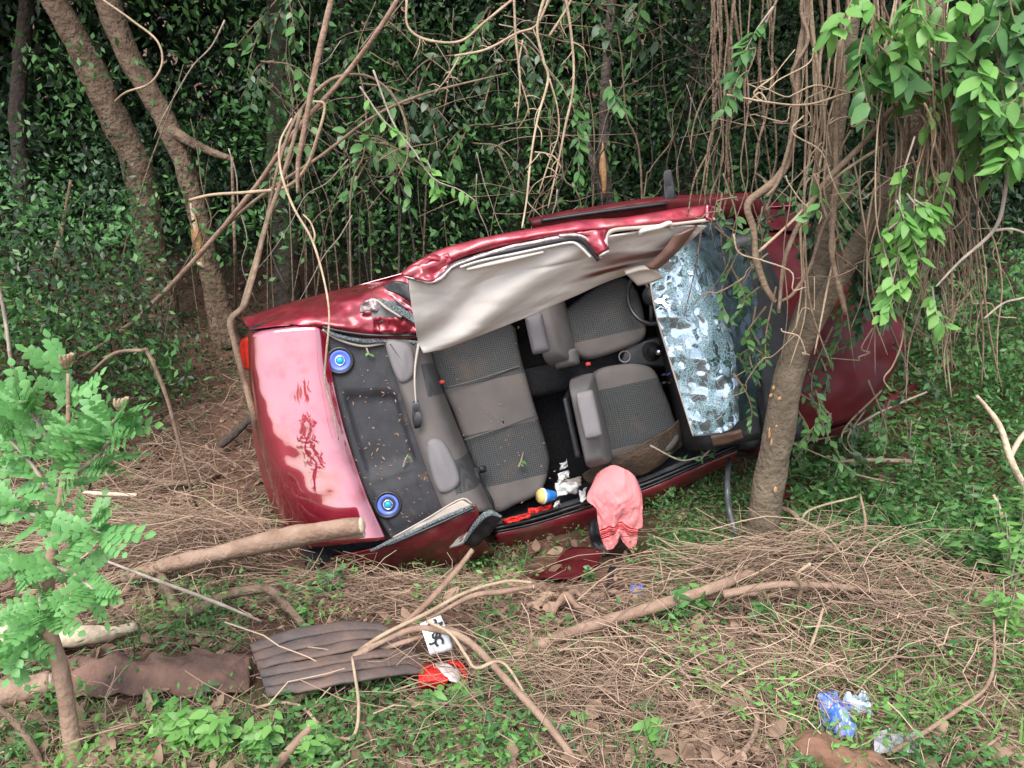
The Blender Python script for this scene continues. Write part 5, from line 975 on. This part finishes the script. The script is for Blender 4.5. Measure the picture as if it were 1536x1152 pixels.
# cluster on the right tree, leaf spray at its left, sprays over the car
leafy('leafy_vine', 'bright green leafy vine cluster hanging on the right tree limb', 'vine', [[at(1372, 205, 3.5), at(1350, 280, 3.48), at(1352, 340, 3.45), at(1340, 420, 3.45), at(1318, 480, 3.45)], [at(1360, 290, 3.48), at(1385, 330, 3.46), at(1370, 390, 3.45), at(1350, 440, 3.45)], [at(1350, 330, 3.47), at(1325, 360, 3.45), at(1340, 430, 3.44), at(1330, 470, 3.44)], [at(1372, 300, 3.44), at(1400, 320, 3.44), at(1395, 350, 3.42)], [at(1345, 300, 3.44), at(1365, 350, 3.42), at(1380, 390, 3.42)]], 'leaf_bright', 24, (.06, .1))
leafy('leafy_vine', 'leafy vine tip trailing right of the bright cluster', 'vine', [[at(1470, 180, 3.5), at(1440, 230, 3.5), at(1420, 280, 3.5), at(1408, 330, 3.5)], [at(1398, 430, 3.5), at(1405, 470, 3.48), at(1420, 495, 3.48)]], 'leaf_bright', 12, (.05, .09))
leafy('leafy_vine', 'leafy green spray dangling left of the vine curtain', 'vine', [[at(1160, 10, 3.75), at(1135, 45, 3.73), at(1112, 90, 3.72), at(1095, 140, 3.72), at(1085, 172, 3.72)], [at(1150, 30, 3.75), at(1120, 70, 3.73), at(1105, 120, 3.72)]], 'leaf_mid', 16, (.06, .1))
leafy('leafy_vine', 'green sprig dangling in front of the dark thicket above the seats', 'vine', [[at(560, 105, 4.9), at(590, 185, 4.85), at(620, 225, 4.8), at(650, 268, 4.75), at(690, 285, 4.72), at(718, 305, 4.7)], [at(540, 130, 4.9), at(575, 180, 4.86), at(605, 205, 4.83)], [at(640, 240, 4.8), at(655, 275, 4.78), at(660, 290, 4.76)]], 'leaf_bright', 12, (.06, .1))
leafy('leafy_vine', 'long drooping green leaves hanging beside the snapped tree', 'vine', [[at(870, 200, 5.8), at(868, 240, 5.8), at(870, 280, 5.8)], [at(915, 120, 5.6), at(920, 140, 5.6), at(935, 165, 5.6)]], 'leaf_mid', 14, (.07, .12), down=-1.2)
for k in range(28):
    x, y = vr.uniform(1290, 1530), vr.uniform(-30, 130) if k < 19 else vr.uniform(110, 260); d = vr.uniform(3.25, 3.7)
    if k >= 19: x = vr.uniform(1450, 1536)
    leafy('leafy_branch', 'leafy branch in the bright foliage topping the vine curtain', 'branch', [[at(x, y - 60, d + .1), at(x + vr.normal() * 15, y, d), at(x + vr.normal() * 30, y + vr.uniform(30, 80), d - .05)], [at(x, y - 40, d + .1), at(x + vr.normal() * 30 + 20, y + 10, d), at(x + vr.normal() * 30 + 30, y + vr.uniform(30, 60), d)]], ['leaf_mid', 'leaf_bright'][k % 2], 13, (.06, .13), 'vine_brown', 'leafy branches above the vine curtain', down=-.9)
leafy('leafy_twig', 'green leaves wrapped round the shattered windscreen edge', 'vine', [[carp(1100, 560, 1.2), carp(1120, 590, 1.2), carp(1128, 620, 1.15), carp(1120, 650, 1.1)], [carp(1140, 430, 1.2), carp(1120, 445, 1.2), carp(1108, 450, 1.2)], [carp(1130, 520, 1.15), carp(1110, 535, 1.2), carp(1125, 560, 1.2)]], 'leaf_mid', 14, (.035, .06), 'vine_brown')
leafy('leafy_twig', 'leafy twig lying along the sill under the windscreen', 'vine', [[carp(975, 668, .7), carp(1020, 690, .68), carp(1050, 685, .66), carp(1072, 680, .64)], [carp(1050, 690, .66), carp(1068, 670, .68), carp(1072, 655, .7)]], 'leaf_mid', 9, (.035, .06))
leafy('fallen_sprig', 'green sprig lying on the parcel shelf near the lower speaker', 'sprig', [[carp(605, 700, .93), carp(608, 690, .95), carp(612, 682, .96)]], 'leaf_bright', 3, (.03, .045))
leafy('fallen_sprig', 'green sprig on the rear seat cushion', 'sprig', [[carp(778, 700, .6), carp(782, 690, .61), carp(785, 678, .62)]], 'leaf_mid', 4, (.03, .045))
leafy('fallen_sprig', 'tiny sprig on the parcel shelf near the upper speaker', 'sprig', [[carp(549, 520, .93), carp(552, 528, .94), carp(555, 533, .95)]], 'leaf_bright', 3, (.025, .035))
CR = [(1090, 330, 4.15), (1120, 380, 4.2), (1105, 440, 4.2), (1135, 500, 4.2), (1110, 530, 4.2), (1250, 330, 4.3), (1290, 380, 4.3), (1320, 320, 4.3), (1350, 400, 4.3), (1300, 440, 4.3), (1215, 360, 4.45), (1370, 340, 4.3), (1340, 460, 4.3), (1230, 560, 4.3), (1215, 620, 4.25), (1250, 500, 4.4), (1160, 310, 4.3), (1390, 440, 4.3), (1400, 530, 4.4), (1360, 560, 4.4), (1200, 650, 4.3), (1240, 660, 4.4), (1290, 655, 4.45), (1330, 640, 4.5), (1260, 290, 4.4), (1300, 300, 4.4), (1200, 300, 4.4), (1270, 430, 4.5), (1330, 380, 4.45)]
for k, (px, py, d_) in enumerate(CR):
    s1 = [at(px + vr.normal() * 20, py - 70, d_ + .1), at(px + vr.normal() * 14, py, d_), at(px + vr.normal() * 22, py + 50, d_ - .04)]
    s2 = [at(px + vr.normal() * 20, py - 40, d_ + .1), at(px + vr.normal() * 24, py + 5, d_), at(px + vr.normal() * 30, py + 35, d_)]
    left = px < 1180
    leafy('creeper', 'small leafed green creeper %s' % ('growing up between windscreen and forked trunk' if left else 'climbing over the crushed bonnet'), 'creeper', [s1, s2], ['leaf_mid', 'leaf_dark', 'leaf_mid'][k % 3], 15, (.035, .07), 'vine_brown', 'creepers beside the windscreen' if left else 'creepers over the bonnet', down=-.7)
for k in range(26):
    px, py, d_ = vr.uniform(1215, 1400), vr.uniform(290, 470), vr.uniform(4.15, 4.4)
    leafy('creeper', 'dark leafed creeper matted between vines over the bonnet', 'creeper', [[at(px + vr.normal() * 20, py - 60, d_ + .08), at(px + vr.normal() * 20, py, d_), at(px + vr.normal() * 26, py + 45, d_)]], ['leaf_dark', 'leaf_mid'][k % 3 == 0], 17, (.045, .09), 'bark_dark', 'dark creepers over the bonnet', down=-.8)
for k in range(8):
    px, py, d_ = vr.uniform(1210, 1420), vr.uniform(20, 330), vr.uniform(3.5, 3.75)
    leafy('leafy_vine', 'small leafy shoot sprouting among the hanging vines', 'vine', [[at(px, py - 40, d_), at(px + vr.normal() * 12, py, d_), at(px + vr.normal() * 20, py + 40, d_)]], ['leaf_bright', 'leaf_mid'][k % 2], 9, (.045, .09), 'vine_brown', 'leafy shoots among the hanging vines', down=-.8)
for k in range(26):
    px, py, d_ = vr.uniform(330, 1060), vr.uniform(-10, 260), vr.uniform(5.7, 6.7); sg = vr.choice([-1, 1]); L_ = vr.uniform(50, 120)
    s1 = [at(px, py - 30, d_ + .2), at(px + sg * L_ * .5, py - 20, d_ + .05), at(px + sg * L_, py + vr.uniform(10, 50), d_)]
    s2 = [at(px + sg * L_ * .4, py - 22, d_ + .08), at(px + sg * L_ * .6, py + 20, d_), at(px + sg * L_ * .7, py + vr.uniform(40, 80), d_ - .05)]
    leafy('drooping_branch', 'drooping leafy branch at the shaded forest edge behind the car', 'branch', [s1, s2], ['leaf_mid', 'leaf_dark'][k % 2], 12, (.06, .13), 'bark', 'drooping leafy branches at the forest edge', down=-.9)
for k in range(64):
    px, py, d_ = vr.uniform(330, 1130), vr.uniform(-10, 330), vr.uniform(5.4, 6.6); a = vr.uniform(-.9, .9) + (math.pi / 2 if k % 3 == 0 else 0) ; L_ = vr.uniform(70, 240)
    P = [at(px + math.cos(a) * L_ * t + vr.normal() * 5, py + math.sin(a) * L_ * t - 26 * t * (1 - t) + vr.normal() * 4, d_ + .1 * t) for t in np.linspace(0, 1, 6)]
    V, F = tube_vf(P, np.array([1, .8, .6, .3]) * vr.uniform(.0022, .0065), 5, 24, .3, k); o = obj('bare_twig', V - P[0], F, ['grey_stem', 'bark', 'vine_brown'][k % 3]); o.location = P[0]
    tag(o, 'fine bare twig criss-crossing before the dark thicket', 'twig', 'fine bare twigs before the thicket')
# weeds
def weed(px, py, lab, n_st, h, mt, nl, size, group=None, h0=0.0, lean=.35):
    b_ = g(px, py, h0 - .02); stems = []
    for i in range(n_st):
        a = vr.uniform(0, 6.28); l = vr.uniform(.2, 1) * lean * h
        stems.append([b_, b_ + [math.cos(a) * l * .4, math.sin(a) * l * .4, h * .5], b_ + [math.cos(a) * l, math.sin(a) * l, h * vr.uniform(.7, 1.05)]])
    return leafy('weed', lab, 'plant', stems, mt, nl, size, 'grey_stem', group, 1.5, .6, -.2)
for (px, py, lab, ns, h, mt, nl, sz) in [
    (500, 905, 'leafy weed growing below the right quarter panel', 6, .24, 'leaf_mid', 8, (.035, .06)),
    (330, 1145, 'bright bushy weed patch left of the cut branch stub', 14, .24, 'leaf_bright', 9, (.045, .075)),
    (275, 1135, 'bright bushy weed near the muddy board', 13, .22, 'leaf_bright', 9, (.045, .075)),
    (395, 1150, 'bright broad weed touching the cut branch stub', 11, .22, 'leaf_bright', 7, (.045, .07)),
    (470, 1160, 'pale green weed at the foot of the arching branch', 9, .18, 'leaf_bright', 6, (.045, .07)),
    (650, 1085, 'weed with toothed leaves below the broken tail light', 5, .18, 'leaf_bright', 6, (.05, .08)),
    (585, 1050, 'small weed between the arching branches', 5, .16, 'leaf_mid', 6, (.045, .07)),
    (690, 1075, 'leafy weed right of the broken tail light', 5, .15, 'leaf_bright', 6, (.045, .07)),
    (725, 975, 'low weed beside the number plate', 5, .12, 'leaf_mid', 6, (.04, .06)),
    (1015, 950, 'blue green weed against the stout brown limb', 6, .2, 'leaf_mid', 7, (.05, .08)),
    (1045, 930, 'pale leafed weed climbing the stout brown limb', 5, .2, 'leaf_bright', 6, (.05, .08)),
    (1140, 950, 'spreading weed under the vine heap', 6, .16, 'leaf_mid', 8, (.04, .065)),
    (970, 1130, 'bright weed in the dry grass at the front', 6, .14, 'leaf_bright', 7, (.045, .07)),
    (885, 880, 'weed between the red panel and the black strip', 5, .12, 'leaf_mid', 6, (.035, .055)),
    (990, 770, 'leafy weed under the sill near the towel', 6, .28, 'leaf_mid', 8, (.035, .06)),
    (1050, 730, 'leafy weed under the front of the sill', 6, .25, 'leaf_mid', 8, (.035, .06)),
    (980, 830, 'low weed on the soil right of the towel', 5, .12, 'leaf_mid', 7, (.03, .05)),
    (1105, 560, 'green plant growing up between windscreen and forked trunk', 7, .4, 'leaf_mid', 9, (.035, .06)),
    (1115, 650, 'green plant growing at the sill end beside the trunk', 7, .35, 'leaf_mid', 9, (.035, .06)),
    (1510, 900, 'bright bushy plant at the right edge before the thicket', 10, .5, 'leaf_bright', 12, (.04, .07)),
    (1500, 980, 'bright bushy plant below the right edge thicket', 9, .35, 'leaf_bright', 10, (.045, .07)),
    (1525, 850, 'tall bright plant standing at the right edge', 9, .55, 'leaf_bright', 12, (.05, .07)),
    (1425, 950, 'leafy weed left of the bright bushy plants', 6, .2, 'leaf_mid', 8, (.04, .06)),
    (830, 1070, 'low weed in the dry grass past the arching branch', 5, .1, 'leaf_mid', 6, (.04, .06)),
    (1200, 1145, 'broad leafed weed in front of the bark slab', 4, .1, 'leaf_bright', 4, (.06, .09)),
    (60, 1140, 'grassy weed at the sapling foot', 6, .12, 'leaf_bright', 6, (.04, .06)),
    (230, 1075, 'dark fern like weed in front of the muddy board', 5, .1, 'leaf_mid', 8, (.04, .06))]:
    weed(px, py, lab, ns, h, mt, nl, sz)
for k in range(34):
    px, py = vr.uniform(1200, 1530), vr.uniform(640, 850)
    weed(px, py, 'low leafy plant in the green patch right of the forked tree', 4, vr.uniform(.14, .3), ['leaf_mid', 'leaf_mid', 'leaf_bright'][k % 3], 6, (.035, .065), 'low leafy plants right of the forked tree')
for k in range(26):
    px, py = vr.uniform(250, 1400), vr.uniform(880, 1140)
    weed(px, py, 'small green seedling sprouting through the dry vines', 3, vr.uniform(.08, .16), ['leaf_mid', 'leaf_bright'][k % 2], 5, (.03, .055), 'seedlings in the dry vines')
# ---------------------------------------------------------------- the sapling with feathery leaves at the left
def pinnate(mt, n_pairs=6, var=0):
    V = []; F = []; A = []
    rr = np.random.RandomState(40 + var)
    for i in range(n_pairs + 1):
        y = .16 + .74 * i / n_pairs; dz = -.18 * y * y
        for s_ in ((-1, 1) if i < n_pairs else (0,)):
            T = LEAF_WIDE[0].copy(); l = .245 * (1 - .25 * abs(i / n_pairs - .4)) * rr.uniform(.9, 1.1); ang = s_ * rad(62) + rr.normal() * .08
            T = T * l; T[:, 0] *= 1.3; T[:, 2] += .2 * T[:, 0] ** 2
            c, s2 = math.cos(ang), math.sin(ang); X2 = T[:, 0] * c + T[:, 1] * s2; Y2 = -T[:, 0] * s2 + T[:, 1] * c
            o_ = len(V); V += [(x, yy + y, z + dz + rr.normal() * .004) for x, yy, z in zip(X2, Y2, T[:, 2])]; F += [[int(a) + o_ for a in f] for f in LEAF_WIDE[1]]; A += [rr.rand()] * 10
    o_ = len(V); V2, F2 = tube_vf([(0, 0, 0), (0, .5, -.045), (0, .92, -.155)], [.012, .009, .005], 5, 8); V += [tuple(v) for v in V2]; F += [[a + o_ for a in f] for f in F2]; A += [.4] * len(V2)
    return mesh_np('leaf', np.array(V), F, mt, True, np.array(A))
PIN = [pinnate('leaf_sapling', 5, 0), pinnate('leaf_sapling', 5, 1), pinnate('leaf_sapling', 6, 2), pinnate('leaf_sapling', 4, 3)]
sb_ = g(120, 1190); sp = empty('sapling', sb_); tag(sp, 'young sapling with feathery bright green leaflets before the dry heap', 'sapling')
YS = 2.36
def spt(px, py, dy=0): return at(px, py, YS + dy)
stem_pts = [sb_, spt(108, 1120, .0), spt(92, 1010, .03), spt(70, 925, .05), spt(78, 830, .08), spt(92, 740, .1), spt(102, 660, .1), spt(102, 560, .12)]
V, F = tube_vf(stem_pts, np.array([13, 12, 11, 9.5, 7.5, 5.5, 4, 2]) / 420., 10, 60, .2, 2); obj('trunk', V - sb_, F, 'branch_brown', sp)
twigs_ = [[(100, 700, .1), (140, 665, 0), (180, 622, -.05)], [(98, 720, .1), (140, 690, 0), (165, 660, -.1)], [(88, 760, .1), (50, 700, .2), (15, 660, .25)], [(85, 780, .1), (40, 770, .2), (0, 760, .2)], [(82, 810, .1), (120, 790, 0), (150, 800, -.1)], [(76, 850, .1), (110, 860, 0), (140, 885, -.1)], [(74, 860, .1), (40, 850, .2), (10, 855, .3)], [(95, 700, .1), (60, 640, .2), (30, 600, .2)], [(70, 930, .05), (40, 960, 0), (10, 985, 0)], [(72, 880, .08), (60, 900, .0), (70, 925, -.05)]]
def put_pin(p, d, s, up):
    Rm = rotframes(np.array([d], float), np.array([up], float))[0] * s; o = link('leaf', PIN[vr.randint(4)], sp); p = np.asarray(p) - sb_
    o.matrix_local = Matrix([[*Rm[i], p[i]] for i in range(3)] + [[0, 0, 0, 1]])
tip_list = []
for tw in twigs_:
    P = [spt(*p) for p in tw]; V, F = tube_vf(P, np.array([4, 3, 2]) / 420., 6, 12); obj('twig', V - sb_, F, 'grey_stem', sp); tip_list.append(crom(P, 12))
tip_list.append(crom(stem_pts[4:], 12))
for Q in tip_list:
    for j in (1, 2, 3, 3, 4, 5, 5, 6, 7, 7, 8, 8, 9, 9, 10, 10, 11, 11, 11):
        tg = Q[min(j + 1, 11)] - Q[max(0, j - 1)]; tg /= np.linalg.norm(tg)
        d = tg * .55 + vr.normal(size=3) * [.85, .5, .35] + np.array([0, -.2, .3 - .15 * vr.rand()])
        put_pin(Q[j], d, vr.uniform(.11, .18), np.array([0, -.55, .85]) + vr.normal(size=3) * .4)
for k, (px, py) in enumerate([(100, 552), (182, 618)]):
    for i in range(4):
        V, F = tube_vf([spt(px, py), spt(px + (i - 1.5) * 5, py - 10 - 3 * i, -.02), spt(px + (i - 1.5) * 7, py - 20, -.03)], np.array([3, 4, 1]) / 420., 5, 8, .4); obj('bud', V - sb_, F, 'vine_pale', sp)
ss = branch('arched_sapling', 'thin brown leafless stem arching at the lower left corner', [(75, 1190, .0), (50, 1120, .1), (0, 1062, .2), (-40, 1040, .25)], [6, 7, 6, 5], 'bark', 'stem')
# ---------------------------------------------------------------- uncountable cover: litter, dry vines, ground cover, forest foliage
ra = np.random.RandomState(3)
def worldY_ok(x, y): return True
def px_scatter(n_, x0, x1, y0, y1):
    """ground points spread evenly over a stretch of ground (perspective-even)"""
    out = []
    while len(out) < n_:
        d = ray(ra.uniform(x0, x1), ra.uniform(y0, y1))
        t = CAM_H / max(.02, -d[2]); p = CAMP + d * min(t, 12); out.append((p[0], p[1]))
    return np.array(out)
def twig_mass(name, xy, length, rad_, hlo, hhi, lab, mt='twig', curl=.5, seg=6, updown=.25, bias=None, sides=3):
    n_ = len(xy); a = ra.uniform(0, 2 * math.pi, n_)
    if bias is not None: a = bias + ra.normal(size=n_) * .75
    L_ = ra.uniform(*length, n_); c = ra.normal(size=n_) * curl; t = np.linspace(-.5, .5, seg)
    ang = a[:, None] + c[:, None] * t[None] * 2
    dx = np.cumsum(np.cos(ang), 1); dy = np.cumsum(np.sin(ang), 1); st_ = (L_ / seg)[:, None]
    x = xy[:, 0, None] + (dx - dx[:, seg // 2, None]) * st_; y = xy[:, 1, None] + (dy - dy[:, seg // 2, None]) * st_
    x = x + ra.normal(size=(n_, seg)) * .022 * L_[:, None]; y = y + ra.normal(size=(n_, seg)) * .022 * L_[:, None]
    h = ra.uniform(hlo, hhi, n_) ** 1.0; arch = ra.uniform(-.3, 1, n_) * updown * L_; tilt = ra.normal(size=n_) * updown * L_
    z = gz(x, y) + np.maximum(.004, h[:, None] + arch[:, None] * (.25 - t[None] ** 2) * 2 + tilt[:, None] * t[None] + ra.normal(size=(n_, seg)) * .006)
    P = np.stack([x, y, z], -1); R2 = ra.uniform(*rad_, n_)[:, None] * np.linspace(1, .55, seg)[None]
    T = np.gradient(P, axis=1); T /= np.linalg.norm(T, axis=2)[..., None] + 1e-9
    A = np.cross(T, np.array([.1, .2, 1.])); A /= np.linalg.norm(A, axis=2)[..., None] + 1e-9; B = np.cross(T, A)
    V = np.stack([P + R2[..., None] * (math.cos(k) * A + math.sin(k) * B) for k in np.linspace(0, 2 * math.pi, sides, endpoint=False)], 2)
    F = gfaces(seg, sides, True)[None] + (np.arange(n_) * seg * sides)[:, None, None]
    o = obj(name, V.reshape(-1, 3), F.reshape(-1, 4), mt, None, True, np.repeat(ra.rand(n_), seg * sides)); tag(o, lab, kind='stuff'); o['category'] = 'litter'; return o
FINDS = ((365, 915, 640, 1055), (615, 905, 715, 1055), (80, 965, 380, 1055), (1220, 1035, 1312, 1108), (1305, 1090, 1385, 1136), (790, 815, 910, 875), (880, 770, 985, 885))   # ground left bare around the larger finds
def not_in_car(xy):
    p = np.c_[xy, gz(xy[:, 0], xy[:, 1]) + .1]; c = (p - CAR_T) @ CAR_R
    inside = (np.abs(c[:, 0]) < 2.1) & (c[:, 1] > -.8) & (c[:, 1] < .95) & (c[:, 2] > .1) & (c[:, 2] < 1.0)
    xy = xy[~inside]
    q_ = np.c_[xy, gz(xy[:, 0], xy[:, 1]) + .06] - CAMP; dd = q_ @ FW; u = 768 + FOC * q_[:, 0] / dd; v = 576 - FOC * (q_ @ UPV) / dd
    ok = np.ones(len(xy), bool)
    for (a, b_, c, d) in FINDS: ok &= ~((u > a) & (u < c) & (v > b_) & (v < d))
    return xy[ok | (ra.rand(len(xy)) < .12)]
base_xy = not_in_car(px_scatter(6000, -60, 1600, 470, 1200))
twig_mass('dry_twigs', base_xy, (.1, .5), (.0012, .0038), 0, .04, 'tangle of dry brown twigs and vines strewn over the ground')
twig_mass('fine_straw', not_in_car(px_scatter(15000, -60, 1600, 560, 1200)), (.05, .28), (.0007, .0018), 0, .05, 'fine dry straw and tendrils over the ground', curl=.8)
twig_mass('broken_sticks', not_in_car(px_scatter(420, -60, 1600, 560, 1200)), (.08, .4), (.003, .008), 0, .05, 'short broken sticks strewn through the litter', mt='branch_brown', curl=.15, sides=5)
# heaps: left heap, right heap, front-right grass bundle, in front of the mudguard
def heap(name, px, py, sx, sy, n_, lab, bias, hh, length=(.4, 1.3)):
    c = g(px, py); xy = np.c_[c[0] + ra.normal(size=n_) * sx, c[1] + ra.normal(size=n_) * sy]
    xy = not_in_car(xy)
    hmax = hh * np.exp(-((xy[:, 0] - c[0]) / (1.5 * sx)) ** 2 - ((xy[:, 1] - c[1]) / (1.5 * sy)) ** 2)
    return twig_mass(name, xy, length, (.001, .0042), 0, hmax + .02, lab, bias=bias, curl=.7, seg=8, updown=.2)
heap('vine_heap', 300, 850, .45, .22, 800, 'heaped dry vines left of the car', .15, .34)
heap('vine_heap', 1225, 882, .42, .22, 900, 'heaped dry vines right of the forked tree', .2, .3)
heap('vine_heap', 1000, 1040, .55, .22, 600, 'dry stalks bundled in front of the looped root', -.5, .12, (.3, .9))
heap('vine_heap', 640, 1040, .55, .16, 420, 'dry vines tangled in front of the tail light', -.1, .14)
heap('vine_heap', 1380, 960, .4, .3, 600, 'dry vines under the right hand plants', .1, .16, (.3, .9))
heap('vine_heap', 180, 760, .5, .4, 600, 'brushwood strewn behind the sapling', 0, .12, (.3, .9))
heap('vine_heap', 560, 895, .6, .12, 380, 'brushwood below the quarter panel', .05, .1, (.3, .8))
# dead leaves
def flat_leaves(name, xy, size, mt, lab, h=(.0, .05), cat='leaves', tpl=LEAF):
    n_ = len(xy); pos = np.c_[xy, gz(xy[:, 0], xy[:, 1]) + ra.uniform(*h, n_)]
    D = ra.normal(size=(n_, 3)); D[:, 2] *= .35; U = ra.normal(size=(n_, 3)) * .45 + [0, 0, 1]
    V, F, rn = leaves_vf(pos, D, U, ra.uniform(*size, n_), tpl); o = obj(name, V, F, mt, None, False, rn); tag(o, lab, kind='stuff'); o['category'] = cat; return o
flat_leaves('leaf_litter', not_in_car(px_scatter(16000, -60, 1600, 470, 1200)), (.02, .075), 'dry_leaf', 'fallen dry leaves covering the soil')
flat_leaves('bark_litter', not_in_car(px_scatter(2600, -60, 1600, 520, 1200)), (.05, .12), 'dry_leaf', 'large curled dead leaves and bark flakes on the soil', (.005, .06), 'leaves', LEAF_WIDE)
# low green cover in irregular patches
def patchy(n_, x0, x1, y0, y1, thr, sc, seed):
    xy = not_in_car(px_scatter(n_, x0, x1, y0, y1)); k = np.array([fbm((x, y, seed), sc, 2) for x, y in xy]); return xy[k > thr]
flat_leaves('ground_cover', patchy(34000, -60, 1600, 560, 1200, .13, 1.9, 4), (.015, .055), 'leaf_mid', 'low green weeds creeping through the dry vines', (.01, .15), 'weeds')
flat_leaves('ground_cover', patchy(14000, -60, 1600, 700, 1200, .2, 2.3, 9), (.02, .05), 'leaf_bright', 'bright green seedlings between the dry vines', (.01, .16), 'weeds')
flat_leaves('ground_cover', not_in_car(px_scatter(11000, 1180, 1600, 600, 880)), (.02, .085), 'leaf_mid', 'dense low green plants right of the forked tree', (.02, .24), 'weeds')
flat_leaves('ground_cover', not_in_car(px_scatter(6000, 940, 1130, 690, 850)), (.02, .045), 'leaf_mid', 'green creepers under the car sill', (.02, .16), 'weeds')
flat_leaves('ground_cover', px_scatter(4000, 200, 400, 490, 640), (.02, .05), 'leaf_dark', 'dark green seedlings on the shaded soil', (.01, .12), 'weeds')
GRASS = (np.array([(-.03, 0, 0), (.03, 0, 0), (.022, .5, .1), (-.022, .5, .1), (0, 1, .02)]), np.array([(0, 1, 2), (0, 2, 3), (3, 2, 4)]))
def grass(name, xy, size, mt, lab):
    n_ = len(xy); pos = np.c_[xy, gz(xy[:, 0], xy[:, 1])]; D = ra.normal(size=(n_, 3)) * [.7, .7, .2] + [0, 0, .75]; U = ra.normal(size=(n_, 3)) + [0, -.3, .3]
    V, F, rn = leaves_vf(pos, D, U, ra.uniform(*size, n_), GRASS); o = obj(name, V, F, mt, None, False, rn); tag(o, lab, kind='stuff'); o['category'] = 'grass'
grass('grass', patchy(14000, -60, 1600, 640, 1200, .18, 1.6, 15), (.06, .2), 'leaf_mid', 'thin green grass blades growing through the litter')
grass('grass', not_in_car(px_scatter(3500, 1150, 1600, 620, 1150)), (.06, .2), 'leaf_bright', 'bright grass blades in the right hand undergrowth')
grass('grass', not_in_car(px_scatter(2200, -60, 700, 1020, 1200)), (.05, .14), 'leaf_bright', 'bright grass blades along the front')
# forest foliage: leaf clumps filling the thicket behind the car
def foliage(name, n_cl, per, lo, hi, spread, size, mt, lab, dens=None):
    C = ra.uniform(lo, hi, size=(n_cl, 3)); C[:, 2] += gz(C[:, 0], C[:, 1])
    if dens is not None: C = C[dens(C)]
    P = np.repeat(C, per, 0) + ra.normal(size=(len(C) * per, 3)) * np.array(spread)
    P = P[P[:, 2] > gz(P[:, 0], P[:, 1])]
    # keep the foliage clear of the wreck
    c = (P - CAR_T) @ CAR_R; keep = ~((c[:, 0] > -2.3) & (c[:, 0] < 2.3) & (c[:, 1] < 1.35) & (c[:, 2] > -.2)); P = P[keep]
    o = leaf_mass(name, P, ra.uniform(*size, len(P)), mt); tag(o, lab, kind='stuff'); o['category'] = 'foliage'; return o
leftside = lambda C: 768 + FOC * C[:, 0] / C[:, 1] < 235
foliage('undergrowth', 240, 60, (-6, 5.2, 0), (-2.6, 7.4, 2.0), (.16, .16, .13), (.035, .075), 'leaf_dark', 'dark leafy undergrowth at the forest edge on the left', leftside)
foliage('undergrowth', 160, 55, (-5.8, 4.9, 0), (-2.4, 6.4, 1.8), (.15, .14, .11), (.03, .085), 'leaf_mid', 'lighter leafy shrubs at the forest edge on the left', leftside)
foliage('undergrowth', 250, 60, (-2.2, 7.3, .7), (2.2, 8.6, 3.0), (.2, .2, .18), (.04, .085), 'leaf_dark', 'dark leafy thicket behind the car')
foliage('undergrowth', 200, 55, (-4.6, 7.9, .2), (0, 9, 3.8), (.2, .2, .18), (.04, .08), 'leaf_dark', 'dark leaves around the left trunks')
foliage('undergrowth', 90, 50, (-4.2, 7.0, .9), (.2, 7.8, 3.6), (.2, .16, .16), (.05, .1), 'leaf_mid', 'lighter leaf sprays in front of the dark thicket')
foliage('undergrowth', 40, 45, (.2, 6.8, 1.2), (2.2, 7.4, 3.4), (.16, .14, .16), (.05, .1), 'leaf_mid', 'lighter leaf sprays right of the snapped tree')
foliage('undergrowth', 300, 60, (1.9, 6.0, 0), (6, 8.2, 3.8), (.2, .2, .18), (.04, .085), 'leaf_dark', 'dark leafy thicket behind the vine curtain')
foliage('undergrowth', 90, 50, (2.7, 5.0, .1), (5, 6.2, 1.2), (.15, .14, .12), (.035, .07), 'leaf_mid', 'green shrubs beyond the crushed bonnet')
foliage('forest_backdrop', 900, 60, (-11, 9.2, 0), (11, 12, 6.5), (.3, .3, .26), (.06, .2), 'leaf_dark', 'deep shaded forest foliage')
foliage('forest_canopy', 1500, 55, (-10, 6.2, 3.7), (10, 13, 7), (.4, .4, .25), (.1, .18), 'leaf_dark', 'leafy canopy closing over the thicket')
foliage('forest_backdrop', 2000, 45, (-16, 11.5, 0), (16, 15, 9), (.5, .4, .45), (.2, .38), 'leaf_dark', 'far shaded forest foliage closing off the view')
